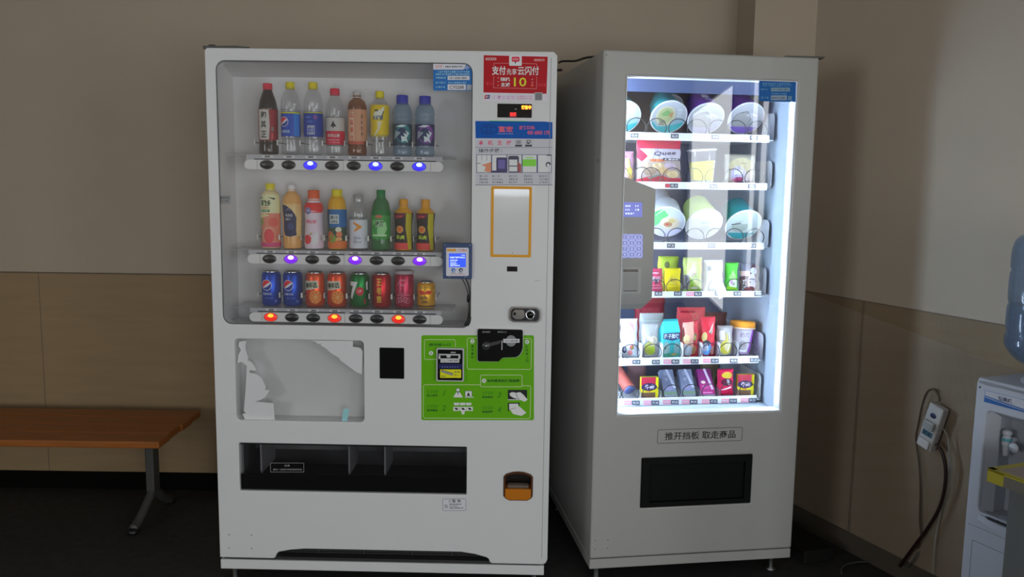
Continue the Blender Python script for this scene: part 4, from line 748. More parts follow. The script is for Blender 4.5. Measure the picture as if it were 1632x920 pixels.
d.marks(1012, 327, 1019, 330, 2, SCW, 2, 8); d.marks(1012, 333, 1019, 336, 2, SCW, 2, 9); d.build('keypad_screen', kpo, flat(.03))
mb = MB(); a, b = c2(990.5, 427); c, e = c2(1020, 468); mb.prism(rrect(a, e, c, b, .004), .024, .031, pm('reader_silver', (.5, .52, .5), .3)); mb.prism([c2(992.5, 429), c2(1016, 429), c2(1016, 433.5), c2(992.5, 433.5)], .0225, .025, DARK); mb.build('coin_slot', kpo)
d = Dec(lambda x, y: face(M2, x, y, .024)); d.rect(993, 435, 1017, 464, pm('reader_face', (.36, .37, .36), .4), 1); d.text('硬币', 1004, 439.5, 4, KP, 2, 14); d.ring(1003, 450, 4, 5, 1, KP, 2); d.rect(993, 463, 1015, 464.5, DARK, 2); d.build('coin_slot_face', kpo, flat(.024))
# trays
TRAY = pm('tray_white', (.78, .80, .84), .4); STRIP = pm('price_strip_white', (.88, .9, .92), .4); TKD = KB(72, 78, 88); TKW = KB(215, 218, 225); TPK = KB(245, 160, 180); TRD = KB(190, 60, 80); COILM = pm('coil_steel_dark', (.03, .03, .033), .35, metal=.5)
ROWS = [  # strip top, strip bottom, slot centres, coil radius, tags (photo x, y)
    (1.597, 1.570, (.135, .290, .440, .590), .052, ((1011, 216), (1075, 217), (1140, 218.5), (1201, 219.5)), (2, 3), .16),
    (1.4235, 1.3985, (.160, .275, .434, .587), .044, ((1074, 296), (1137, 297), (1198, 297)), (), .12),
    (1.2065, 1.1815, (.300, .448, .600), .052, ((1069, 391.5), (1134, 391.5), (1199, 391.5)), (), .16),
    (1.027, 1.0045, (.271, .339, .418, .501, .569, .637), .031, ((1049, 468), (1080, 468), (1112, 468.5), (1145, 468), (1175, 468), (1208, 468.5)), (2, 5), .10),
    (.7815, .754, (.108, .181, .263, .340, .420, .489, .557, .634), .034, ((1014, 577), (1045, 577), (1076, 576.5), (1107, 576), (1139, 575), (1169, 575), (1201, 574)), (0, 2, 3, 4, 6), .14),
    (.630, .6015, (.115, .184, .264, .344, .418, .494, .567, .643), .032, ((1013, 642), (1044, 642), (1075, 641), (1105, 640.5), (1137, 640), (1168, 639), (1199, 638)), (0, 1, 2, 3, 4, 5, 6), .10)]
TZ = [r[0] - .008 for r in ROWS]
for k, (zt, zb, slots, cr_, tags, pinks, ph) in enumerate(ROWS):
    L0 = .045 if k in (0, 1, 4, 5) else .208
    tray = MB().box(L0, .6915, .175, .56, TZ[k] - .012, TZ[k] - .009, TRAY).build('shelf_tray', V2)
    MB().box(L0, .672, .168, .174, zb, zt, STRIP, .001, 1).build('price_strip', tray)
    mb = MB(); mb.prism(rrect(.18, TZ[k] - .012, .55, TZ[k] + (.09 if k != 5 else .085), .02), .6925, .6940, TRAY, lambda a, b, d_: (d_, a, b)); mb.box(.6940, .6975, .21, .235, TZ[k] + .012, TZ[k] + .03, DARK); mb.build('side_plate', tray)
    if k > 3:
        for a, b in zip(slots, slots[1:]):
            x = (a + b) / 2; MB().prism(rrect(.178, TZ[k] - .009, .285, TZ[k] + (.058 if k == 4 else .030), .01), x - .0006, x + .0006, TRAY if k == 4 else FILM, lambda a, b, d_: (d_, a, b)).build('divider', tray)
    for u in (slots if k > 2 else [s_ + o_ for s_ in slots for o_ in (-.040, .040) if s_ + o_ < .66]):
        cr_ = ROWS[k][3] if k > 2 else .035; pts = []; n = 24; zc = TZ[k] - .006 + cr_ * .92
        for j in range(n + 1): a = -PI / 2 + 2 * PI * j / n; pts.append((u + cr_ * math.cos(a), .1775 + .009 * j / n, zc + cr_ * .92 * math.sin(a)))
        if k in (3, 4) and u < .6:
            pts.append((u + .006, .24, zc - cr_ * .93))
            for j in range(n + 1): a = -PI / 2 + 2 * PI * j / n; pts.append((u + cr_ * math.cos(a), .262 + .012 * j / n, zc + cr_ * .92 * math.sin(a)))
        MB().tube(pts, .0016, COILM, 6).build('spiral_coil', tray)
    for i, (x, y) in enumerate(tags):
        d = Dec(lambda x, y: face(M2, x, y, .168)); d.rect(x - 6, y - 3.4, x + 6.5, y + 3.6, TKD, 1); d.text('¥%d.%d0' % (3 + (i * 3 + k * 2) % 9, (i * 5 + k) % 10), x + .3, y, 4.2, TKW, 2, 9.5, .02)
        if i in pinks: d.rect(x - 18.5, y - 3.4, x - 6.3, y + 3.6, TPK, 1); d.marks(x - 17.5, y - 1.6, x - 7.5, y + 1.6, 4, TKW, 2, i)
        if k == 1 and i == 0: d.rect(x - 14, y - 3.2, x - 6.3, y + 3.2, TRD, 1)
        d.build('price_tag', tray, flat(.168))
# lower door: notice, flap
SK = pm('sign_ink', (.012, .012, .013), .5)
d = Dec(); a0, a1 = .2307, .5457; d.frame(a0, .5105, a1, .561, .0016, SK, 1, .006); d.text('推开挡板 取走商品', (a0 + a1) / 2 + .001, .536, .029, SK, 1, .262, .012)
d.build('door_notice', V2, flat(0))
plate('flap_frame', rrect(FL[0], FL[2], FL[1], FL[3], .002), [rrect(FL[0] + .030, FL[2] + .018, FL[1] - .025, FL[3] - .026, .001)], -.004, .03, pm('flap_black', (.006, .0065, .0065), .6, spec=.12), V2, .002)
MB().box(FL[0] + .028, FL[1] - .023, .010, .022, FL[2] + .016, FL[3] - .024, pm('flap_panel_black', (.005, .0055, .0055), .5, spec=.12), .003).build('delivery_flap', V2)
dots(V2, ((.017, .165), (.063, .165), (.017, .133), (.063, .134), (.010, 1.832)), .0018)
mb = MB(); mb.box(.0, .7575, .004, .745, .058, .0935, GREY2, .002, 1); mb.box(.01, .74, .012, .7, .0935, .099, pm('base_gap', (.03, .03, .03))); mb.build('base_plinth', V2)
for x in (.035, .70):
    for y in (.04, .70): MB().lathe([(.0001, 0), (.02, 0), (.02, .008), (.009, .012), (.009, .06), (.0001, .06)], STEEL, 14, Matrix.Translation((x, y, 0))).build('foot', V2)
mb = MB(); mb.prism([(.645, .02), (.66, .10), (.77, .10), (.786, .05), (.782, .01)], H2 + .0005, H2 + .006, HG, lambda a, b, d_: (a, b, d_)); mb.build('hinge_bracket', V2)
mb = MB()
for z in (1.49, .705): mb.lathe([(.0001, .006), (.004, .005), (.006, 0)], STEEL, 10, Matrix.Translation((0.001, .03, z)) @ Matrix.Rotation(-PI / 2, 4, 'Y'))
mb.build('side_lock', V2)
mb = MB(); mb.tube([(.03, .18, H2 + .004), (-.004, .24, H2 + .006), (-.02, .32, H2 + .006), (-.055, .38, H2 + .012), (-.06, .42, H2 + .012)], .004, CAB, 8, sub=4); mb.tube([(-.02, .56, H2 + .004), (-.06, .60, H2 + .006)], .005, CAB, 8); mb.build('cable', V2)
d = Dec(f2); d.poly([(1211, 128.5), (1270, 130.5), (1269, 162.5), (1211, 161)], KB(34, 110, 190), 0); LB2 = KB(120, 180, 225)
d.marks(1216, 131.5, 1262, 134.5, 12, LB2, 1, 3); d.marks(1216, 135, 1263, 137.5, 14, LB2, 1, 4); d.rect(1230, 139.5, 1260, 145.5, KB(150, 185, 205), 1); d.text('101 0084 8881', 1245, 142.5, 3, KB(90, 120, 150), 2, 26); d.marks(1213, 141, 1226, 143.5, 5, LB2, 1, 5); d.marks(1230, 148, 1256, 150.5, 8, LB2, 1, 6); d.rect(1230, 152, 1255, 159.5, KB(170, 195, 215), 1); d.text('BWC6283', 1242, 156, 4.4, KB(90, 105, 135), 2, 21, .015); d.marks(1214, 154, 1226, 157, 4, LB2, 1, 7); d.rect(1257, 153, 1263, 160, KB(120, 160, 190), 1)
d.build('service_sticker', V2, flat(.0055))
# ================================================================== SNACKS IN THE RIGHT MACHINE
def in2(u, w, z): return M2['mx'] @ Vector((u, w, z))
GRP = None
def pouch(name, label, u, w, k, W, H, D, mat, fn=None, cat='snack bag', rz=0, lean=0, seal=.010, lift=0, waist=0, roll=0):
    """sealed bag standing on its lower seam; fn draws on the front"""
    if w < .25 and w > .18: w = .200 + D / 2; lean = lean or -.05
    ph = 1.7 * u * 40
    def th(a, b):
        q = abs(2 * a / W); v = abs(2 * b / H - 1); t = D / 2 * max(0, 1 - q ** 2.6) ** .7 * max(0, 1 - v ** 3.2) ** .75
        return t + (.0016 * math.sin(a * 260 + b * 110 + ph) + .0012 * math.sin(b * 240 - a * 120 + ph)) * (1 - q) * (1 - v) + .0008
    def sx(a, b): return a * (1 - (waist + .05) * (1 - (2 * b / H - 1) ** 2) - .05 * (b / H) ** 3) + .0012 * math.sin(b * 130 + ph)
    fr = lambda a, b, h: (sx(a, b), -(th(a, b) + h), b)
    mb = MB(); nx, ny = 16, 20; vs = []; fs = []
    for sgn in (-1, 1):
        for j in range(ny + 1):
            for i in range(nx + 1):
                a = -W / 2 + W * i / nx; b = H * j / ny; zz = b
                if j in (0, ny): zz += .0012 * (1 if i % 2 else -1)
                vs.append((sx(a, b), sgn * th(a, b), zz))
    n1 = (nx + 1) * (ny + 1)
    for s_ in (0, 1):
        for j in range(ny):
            for i in range(nx): q = s_ * n1 + j * (nx + 1) + i; fs.append((q, q + 1, q + nx + 2, q + nx + 1))
    per = [i for i in range(nx + 1)] + [(j * (nx + 1) + nx) for j in range(1, ny + 1)] + [ny * (nx + 1) + i for i in range(nx - 1, -1, -1)] + [j * (nx + 1) for j in range(ny - 1, 0, -1)]
    for a, b in zip(per, per[1:] + per[:1]): fs.append((a, b, b + n1, a + n1))
    mb.add(vs, fs, mat, True)
    o = mb.build(name, None, in2(u, w, TZ[k] + .0005 + lift), (lean, roll, M2['yaw'] + rz))
    tag(o, label, cat, 'packs on the shelves of the snack machine')
    if fn: d = Dec(); fn(d, W, H); d.build('printed_front', o, fr, .008, hz=.0003, off=.0006)
    return o
def bowl(label, px, py, w, body, fn, R=.068, L=.095, nose=.62, side=0, name='noodle_bowl', lidm=None, r2=.048, band=None):
    u, z = face(M2, px, py, w); ax = Vector((-side, -math.cos(nose), -math.sin(nose))); axw = (M2['mx'].to_3x3() @ ax).normalized()
    q = axw.to_track_quat('Z', 'Y')
    up = M2['mx'].to_3x3() @ Vector((0, 0, 1)); zl = q.inverted() @ up; ang = math.atan2(zl.y, zl.x) - PI / 2; q = q @ Quaternion((0, 0, 1), ang)
    t = thing(name, label, 'instant noodles', in2(u, w, z) - axw * L, q.to_euler(), 'noodle bowls in the snack machine')
    MB().lathe([(.0001, 0), (r2 - .004, 0), (r2, .004), (R - .005, L - .006)], body, 36).build('bowl_body', t)
    MB().lathe([(R - .006, L - .007), (R, L - .005), (R + .0015, L - .002), (R, L + .0005), (R - .003, L)], KB(232, 234, 236), 36).build('rim', t)
    mb = MB(); mb.lathe([(.0001, L + .0002), (R - .003, L + .0002)], lidm or KB(182, 184, 190), 36); d = Dec(); fn(d, R - .004); d.build('lid', t, lambda a, b, h: (-a, b, L + .0004 + h) if False else (a, b, L + .0004 + h), mb=mb, off=0); mb.build('lid', t, fix=False)
    if band: d = Dec(); band(d); rf = lambda z: r2 + (R - .005 - r2) * z / L; d.build('body_print', t, lambda a, b, h: ((rf(b) + h) * math.sin(a / .058), (rf(b) + h) * math.cos(a / .058), b), .008)
    return t
def half(R, y, up=True, n=20):
    a = math.asin(max(-1, min(1, y / R))); g = [a + (PI - 2 * a) * k / n for k in range(n + 1)] if up else [a - (PI + 2 * a) * k / n for k in range(n + 1)]
    return [(R * math.cos(q), R * math.sin(q)) for q in g]
TEAL = KB(40, 175, 178); TEAL2 = KB(150, 185, 195); CREAM = KB(205, 200, 170); GRN = KB(120, 165, 100); ORN = KB(190, 140, 95); W2_ = KB(222, 225, 228); LILAC = KB(190, 185, 205); PUR = KB(122, 50, 178); DKT = KB(58, 62, 70)
def lid_teal(d, R):
    d.poly(half(R, -R * .28, False), TEAL, 1); d.poly([(-R * .9, -R * .28), (R * .93, -R * .05), (R * .9, -R * .3), (R * .3, -R * .5), (-R * .6, -R * .62)], TEAL2, 2); d.ell(-R * .22, R * .08, R * .58, R * .66, CREAM, 3); d.ell(-R * .22, R * .12, R * .44, R * .5, KB(178, 182, 130), 4)
    d.poly([(-R * .5, R * .2), (-R * .2, R * .5), (R * .1, R * .3), (-.1 * R, .1 * R), (-R * .4, R * .1)], GRN, 5); d.poly([(R * .0, R * .3), (R * .2, R * .35), (R * .15, R * .0), (-R * .05, R * .1)], ORN, 5); d.text('面', -R * .35, -R * .35, R * .3, KB(110, 110, 100), 6, R * .34)
    for q in range(3): d.poly([(R * .35, R * (.5 - .2 * q)), (R * .6, R * (.62 - .2 * q)), (R * .75, R * (.45 - .2 * q)), (R * .5, R * (.4 - .2 * q))], KB(198, 205, 205), 4)
def lid_foil(c):
    def f(d, R):
        d.ell(-R * .25, -R * .15, R * .55, R * .6, KB(165, 165, 162), 1); d.ring(-R * .25, -R * .15, R * .56, R * .61, R * .05, KB(130, 130, 134), 2); d.poly(half(R, -R * .55, False), c, 3)
        for q in range(7): a = q * .9; d.poly([(R * .2 + R * .3 * math.cos(a), R * .4 + R * .3 * math.sin(a)), (R * .35 + R * .4 * math.cos(a + .3), R * .35 + R * .35 * math.sin(a + .3)), (R * .25, R * .4)], KB(140 + 15 * q, 142 + 15 * q, 148 + 14 * q), 2)  # grey facets put the light and shade of crumpled foil into the colour
        d.line([(-R * .4, R * .35), (-R * .1, R * .5), (R * .05, R * .4)], R * .06, KB(120, 122, 126), 4)
    return f
bowl('teal and white noodle bowl cut off by the left door frame on top shelf', 992, 187, .24, TEAL, lid_teal)
bowl('teal and white noodle bowl with green garnish on its lid, second on the top shelf', 1066, 187, .24, TEAL, lid_teal)
bowl('teal noodle bowl with tan lid, tucked behind the front teal bowl of the top shelf', 1066, 172, .365, TEAL, lambda d, R: (d.ell(0, 0, R * .75, R * .7, KB(150, 138, 128), 1), d.ell(-R * .1, 0, R * .45, R * .4, KB(120, 110, 100), 2)), R=.056, L=.07, lidm=KB(185, 186, 184))
stk = lambda d: (d.rect(-.012, .028, .014, .052, W2_, 1), d.rect(-.004, .058, .016, .07, LILAC, 1))
bowl('purple noodle bowl with white foil lid and white sticker on its side', 1125, 190, .24, PUR, lid_foil(LILAC), L=.11, nose=.66, band=stk)
bowl('purple noodle bowl with white foil lid, last on the top shelf', 1189, 189, .24, PUR, lid_foil(KB(130, 100, 190)), L=.11, nose=.66)
# second shelf
def redbag(d, W, H):
    R_ = KB(188, 34, 66); d.rect(-W / 2, H * .80, W / 2, H, R_, 1); d.rect(-W * .44, H * .56, W / 2, H * .80, KB(192, 186, 200), 1); d.poly([(-W / 2, H * .85), (-W * .28, H * .62), (-W * .40, H * .5), (-W / 2, H * .6)], R_, 2)
    d.text('Quee', W * .10, H * .69, H * .11, KB(72, 66, 92), 3, W * .52, .02, .06, .2); d.rect(W * .06, H * .53, W * .48, H * .585, KB(62, 60, 80), 3); d.text('奶香曲奇', W * .27, H * .557, H * .035, W2_, 4, W * .34, .02); d.rect(-W * .22, H * .50, W * .1, H * .56, KB(200, 110, 70), 2)
    for x, y, c in ((-.22, .27, (150, 128, 110)), (.08, .30, (198, 166, 120)), (.3, .22, (225, 205, 150)), (-.05, .40, (205, 180, 140)), (-.3, .40, (170, 150, 130)), (.22, .40, (190, 170, 190))): d.ell(W * x, H * y, W * .14, H * .085, KB(*c), 2, 16)
    d.poly([(-W * .5, 0), (W * .5, 0), (W * .5, H * .14), (W * .2, H * .13), (W * .05, H * .19), (-W * .2, H * .17), (-W * .5, H * .09)], R_, 3); d.poly([(-W * .28, H * .13), (W * .0, H * .22), (W * .02, H * .19), (-W * .22, H * .11)], KB(110, 135, 128), 4)
pouch('snack_bag', 'large red and clear biscuit bag on the second shelf', .275, .225, 1, .175, .157, .045, clear('biscuit_bag_film', (.9, .85, .85), .1, .12, body=.75, bodycol=(.55, .45, .42)), redbag)
def pinkbag(d, W, H): d.rect(-W / 2, H * .45, W * .1, H * .86, KB(225, 105, 185), 1); d.poly([(-W * .1, H * .75), (W * .15, H * .8), (W * .5, H * .05), (W * .2, H * .0)], KB(200, 190, 110), 2); d.ell(W * .22, H * .4, W * .15, H * .1, KB(230, 220, 80), 3); d.ell(W * .3, H * .2, W * .16, H * .1, KB(205, 165, 90), 3); d.poly([(-W * .4, H * .2), (-W * .1, H * .3), (W * .1, H * .05), (-W * .3, H * .05)], W2_, 2)
pouch('snack_bag', 'small pink and yellow bag beside the red biscuit bag, left end of second shelf', .146, .205, 1, .072, .115, .03, KB(185, 140, 165), pinkbag)
def cup_on(label, u, w, k, r0, r1, H, body, parts, tilt=(0, 0), name='snack_cup'):
    t = thing(name, label, 'cup', in2(u, w, TZ[k] + .001), (tilt[0], tilt[1], M2['yaw']))
    MB().lathe([(.0001, .001), (r0 - .003, 0), (r0, .003), (r1, H)], body, 36).build('cup_body', t); parts(t, lambda z: r0 + (r1 - r0) * z / H); return t
def yc(t, rf):
    d = Dec(); YL = KB(236, 226, 70); d.poly([(-.07, .018), (.045, .012), (.052, .086), (-.07, .082)], YL, 1); d.poly([(.036, .02), (.050, .02), (.054, .085), (.038, .085)], W2_, 2); d.vtext('酸辣粉', .043, .072, .034, .012, DKT, 3); d.poly([(.0, .014), (.02, .014), (.03, .03), (.01, .04)], KB(190, 225, 80), 2); d.rect(-.07, .008, .06, .013, W2_, 2)
    d.build('label', t, wrap(rf, .0005), .006); MB().lathe([(rf(.125) - .001, .122), (rf(.125) + .003, .124), (rf(.125) + .003, .128), (rf(.125) - .001, .129)], KB(240, 242, 245), 36).build('rim', t)
    MB().lathe([(.0001, .003), (.036, .003), (.038, .012), (.0001, .012)], KB(225, 226, 228), 28).build('cup_base', t)
cup_on('clear cup with yellow label and white rim on the second shelf', face(M2, 1120, 261, .255)[0], .255, 1, .038, .053, .125, FILM, yc, (.0, -.06))
def bread(d, W, H):
    d.ell(0, H * .62, W * .40, H * .26, KB(186, 176, 140), 1); d.rect(-W * .36, H * .05, W * .36, H * .5, KB(190, 176, 165), 1); d.ell(-W * .12, H * .34, W * .22, H * .26, KB(172, 165, 195), 2); d.text('面包', -W * .12, H * .42, H * .18, W2_, 3, W * .28, .03); d.ell(-W * .08, H * .16, W * .14, H * .1, KB(150, 40, 90), 3); d.poly([(-W * .3, H * .14), (-W * .22, H * .24), (-W * .14, H * .1)], KB(205, 130, 150), 3); d.ell(W * .14, H * .14, W * .08, H * .07, KB(215, 205, 208), 3); d.poly([(-W * .1, 0), (W * .08, 0), (W * .1, H * .1), (-W * .06, H * .1)], KB(70, 70, 100), 3)
    d.line([(-W * .05, H * .7), (W * .15, H * .7)], .0015, KB(100, 96, 80), 3)
pouch('bread_bag', 'clear bread bag with lilac round print, right end of the second shelf', .587, .215, 1, .125, .112, .04, clear('bread_bag_film', (.9, .9, .86), .1, .12, body=.6, bodycol=(.55, .52, .42)), bread, 'bread')
# third shelf
def lid_mush(d, R): d.poly(half(R, R * .05), KB(190, 195, 198), 1); d.poly([(-R * .98, R * .15), (-R * .2, R * .92), (-R * .6, R * .78), (-R * .9, R * .4)], KB(70, 200, 90), 2); d.poly([(-R * .95, R * .2), (-R * .15, R * .85), (R * .1, R * .5), (-R * .6, -R * .3)], KB(85, 195, 105), 2); d.ell(R * .2, -R * .05, R * .55, R * .45, KB(205, 190, 165), 3); d.ell(R * .1, -R * .15, R * .25, R * .18, KB(165, 120, 90), 4); d.ell(R * .3, R * .1, R * .2, R * .16, KB(190, 170, 110), 4); d.poly(half(R, -R * .5, False), KB(195, 190, 225), 3); d.ell(R * .05, -R * .14, R * .1, R * .06, KB(190, 60, 50), 5)
bowl('noodle bowl with green and beige picture lid, left on the third shelf', 1062, 354, .24, KB(205, 208, 210), lid_mush, side=.25)
bowl('noodle bowl with small yellow picture lid, behind the green picture lid bowl', 1056, 338, .40, KB(185, 185, 190), lambda d, R: (d.ell(0, 0, R * .7, R * .5, KB(180, 170, 120), 1), d.ell(-R * .1, R * .1, R * .4, R * .25, KB(200, 195, 90), 2)), R=.058, lidm=KB(180, 180, 185))
LIM = KB(200, 222, 120)
bowl('pale lime noodle bowl with white lid in the middle of the third shelf', 1122, 358, .24, LIM, lambda d, R: (d.poly(half(R, R * .45), KB(232, 240, 170), 1), d.ell(R * .1, -R * .3, R * .6, R * .5, KB(205, 205, 200), 2), d.ell(R * .12, -R * .32, R * .35, R * .28, KB(188, 188, 180), 3), d.marks(-R * .2, R * .08, R * .35, R * .2, 5, KB(150, 165, 170), 3, 3)), R=.070, L=.12, nose=.62, lidm=KB(205, 208, 205))
bowl('dark teal noodle bowl with pale lid, right on the third shelf', 1185, 359, .24, KB(20, 150, 158), lambda d, R: (d.poly(half(R, -R * .55, False), KB(30, 150, 155), 1), d.ell(-R * .2, -R * .1, R * .5, R * .4, KB(170, 182, 172), 2), d.poly([(-R * .5, R * .1), (R * .0, R * .35), (R * .5, R * .4), (R * .2, R * .1)], KB(205, 215, 210), 3), d.line([(-R * .75, R * .05), (-R * .2, R * .15)], R * .07, DKT, 4)), R=.069, L=.11, nose=.62, lidm=KB(196, 212, 210))
# fourth shelf
pouch('snack_pouch', 'small magenta pouch, left end of the fourth shelf', .272, .205, 3, .060, .088, .02, KB(188, 50, 92), lambda d, W, H: (d.text('果干', 0, H * .55, H * .22, KB(225, 200, 220), 2, W * .7, .03), d.rect(-W * .3, H * .78, W * .2, H * .84, KB(220, 160, 180), 2), d.rect(-W * .4, H * .16, W * .4, H * .2, KB(215, 140, 160), 2), d.rect(-W * .4, H * .28, W * .3, H * .31, KB(215, 140, 160), 2), d.ell(W * .1, H * .48, W * .16, H * .1, KB(60, 50, 70), 1)), 'snack pouch')
YB = KB(238, 222, 20)
pouch('snack_pouch', 'small plain yellow pouch on the fourth shelf', .339, .205, 3, .068, .088, .024, KB(228, 208, 24), lambda d, W, H: (d.ell(0, H * .5, W * .3, H * .16, KB(220, 196, 70), 1), d.text('薯片', -W * .02, H * .52, H * .14, KB(170, 150, 40), 2, W * .35, .02), d.rect(-W * .3, H * .16, W * .3, H * .2, KB(205, 190, 30), 2), d.rect(-W * .3, H * .3, W * .25, H * .34, KB(205, 190, 30), 2)), 'snack pouch')
pouch('snack_pouch', 'lime green pouch behind the yellow pouch on the fourth shelf', .352, .30, 3, .085, .125, .03, KB(168, 190, 60), lambda d, W, H: (d.ell(-W * .1, H * .75, W * .12, H * .1, KB(90, 100, 60), 1), d.rect(-W * .3, H * .3, W * .3, H * .5, KB(150, 172, 50), 1)), 'snack pouch')
def sugar(d, W, H): d.rect(-W / 2, 0, -W * .22, H * .5, KB(150, 150, 160), 1); d.text('Sugar', -W * .36, H * .30, W * .2, KB(60, 64, 66), 2, H * .42, .03, PI / 2); d.ell(W * .12, H * .26, W * .28, H * .2, KB(150, 215, 40), 2); d.ell(W * .15, H * .28, W * .2, H * .15, KB(205, 230, 110), 3); d.poly([(-W * .3, H * .55), (W * .05, H * .9), (W * .1, H * .55), (-W * .1, H * .42)], KB(220, 205, 180), 2); d.rect(W * .22, H * .4, W * .42, H * .9, KB(170, 210, 30), 2); d.rect(-W * .5, H * .01, W * .5, H * .07, KB(130, 185, 20), 4); d.rect(-W * .05, H * .9, W * .5, H * .97, KB(180, 215, 50), 3); d.ell(W * .1, H * .12, W * .2, H * .04, KB(245, 250, 225), 4)
pouch('snack_pouch', 'lime green and beige pouch with sideways dark letters on the fourth shelf', .418, .21, 3, .076, .128, .03, KB(190, 205, 110), sugar, 'snack pouch')
def grey(d, W, H): d.rect(-W * .5, H * .5, W * .5, H, KB(200, 202, 204), 1); d.ell(-W * .3, H * .74, W * .1, H * .08, KB(110, 118, 122), 2); d.ell(W * .1, H * .45, W * .26, H * .12, KB(125, 125, 130), 2); d.rect(-W * .5, H * .02, W * .5, H * .36, KB(238, 240, 240), 3)
pouch('snack_pouch', 'pale grey and white pouch on the fourth shelf, beside the small green bag', .500, .21, 3, .076, .118, .03, KB(205, 208, 208), grey, 'snack pouch')
pouch('sachet', 'crumpled white sachet slipped forward over the fourth shelf edge', .520, .158, 3, .036, .105, .014, KB(225, 226, 224), lambda d, W, H: (d.rect(-W * .3, H * .1, W * .3, H * .6, KB(215, 210, 205), 1), d.line([(-W * .3, H * .2), (W * .2, H * .55)], .0015, KB(160, 158, 156), 2)), 'sachet', lift=-.012, roll=-.45)
pouch('snack_pouch', 'small bright green pouch on the fourth shelf', .569, .21, 3, .056, .108, .024, KB(80, 195, 60), lambda d, W, H: (d.ell(W * .1, H * .28, W * .33, H * .2, KB(215, 232, 200), 1), d.poly([(-W * .3, H * .5), (W * .1, H * .75), (W * .3, H * .5), (.0, H * .4)], KB(160, 225, 130), 1), d.ell(-W * .05, H * .34, W * .1, H * .07, KB(200, 130, 190), 2), d.text('味', W * .1, H * .28, H * .12, KB(110, 120, 110), 2, W * .3), d.poly([(-W * .4, H * .1), (W * .4, H * .06), (W * .3, H * .15), (-W * .3, H * .2)], KB(150, 215, 40), 2)), 'snack pouch', waist=.08)
def brown(d, W, H): d.poly([(-W / 2, 0), (W / 2, 0), (W / 2, H * .9), (W * .2, H * .95), (-W * .1, H * .55), (-W / 2, H * .5)], KB(72, 36, 44), 1); d.ell(W * .14, H * .34, W * .24, H * .3, KB(205, 200, 222), 2); d.text('巧', -W * .25, H * .32, H * .2, W2_, 3, W * .24, .03); d.rect(-W * .5, H * .55, W * .0, H * .72, KB(205, 170, 165), 2); d.ell(W * .25, H * .72, W * .22, H * .12, KB(190, 195, 215), 2); d.ell(W * .02, H * .1, W * .3, H * .09, KB(120, 40, 50), 3); d.rect(-W * .4, H * .06, -W * .1, H * .2, KB(150, 165, 165), 2)
pouch('snack_pouch', 'dark brown and lilac pouch, right end of the fourth shelf', .637, .21, 3, .070, .108, .028, KB(88, 92, 110), brown, 'snack pouch')
# fifth shelf
pouch('snack_pouch', 'white pouch edge at the far left of the fifth shelf', .108, .21, 4, .040, .09, .02, KB(205, 212, 222), None, 'snack pouch')
def straw(d, W, H): d.ell(W * .0, H * .78, W * .24, H * .14, KB(232, 165, 170), 1); d.ell(-W * .08, H * .66, W * .3, H * .08, KB(225, 185, 182), 1); d.ell(W * .04, H * .86, W * .14, H * .07, KB(226, 130, 140), 2); d.ell(W * .12, H * .28, W * .12, H * .06, KB(190, 80, 90), 2); d.ell(W * .16, H * .27, W * .08, H * .04, KB(150, 150, 70), 3); d.ell(W * .02, H * .14, W * .14, H * .07, KB(228, 140, 140), 2); d.ell(-W * .3, H * .22, W * .12, H * .09, KB(66, 66, 100), 2); d.ell(-W * .28, H * .23, W * .06, H * .05, KB(160, 165, 190), 3); d.vtext('草莓干', -W * .26, H * .52, H * .38, H * .05, KB(150, 160, 165), 2)
pouch('snack_pouch', 'tall white pouch with pink strawberry pictures on the fifth shelf', .183, .21, 4, .068, .145, .034, KB(226, 232, 238), straw, 'snack pouch')
def pine(d, W, H): d.ell(-W * .05, H * .28, W * .3, H * .2, KB(205, 208, 90), 1); d.ell(W * .06, H * .22, W * .18, H * .13, KB(190, 215, 60), 2); d.ell(W * .12, H * .5, W * .25, H * .16, KB(205, 190, 170), 1); d.poly([(-W * .4, H * .8), (-W * .1, H * .6), (-W * .2, H * .5)], KB(232, 234, 238), 2); d.line([(-W * .3, H * .7), (W * .1, H * .55), (W * .3, H * .42)], .002, KB(240, 242, 245), 3)
FILMC = clear('snack_film', (.93, .93, .95), .11, .10, body=.42, bodycol=(.68, .66, .64))
pouch('pastry_bag', 'clear crinkled bag of yellow pastry between the white pouch and the teal carton', .263, .21, 4, .070, .125, .036, FILMC, pine, 'pastry')
pouch('pastry_bag', 'pale clear bag standing behind the pastry and the teal carton', .300, .32, 4, .10, .150, .03, clear('pale_film', (.93, .95, .95), .1, .12, body=.5, bodycol=(.66, .72, .68)), lambda d, W, H: (d.text('蛋糕', W * .12, H * .62, H * .1, KB(120, 130, 125), 1, W * .3), d.rect(-W * .3, H * .8, W * .3, H * .83, KB(160, 180, 170), 1)), 'pastry')
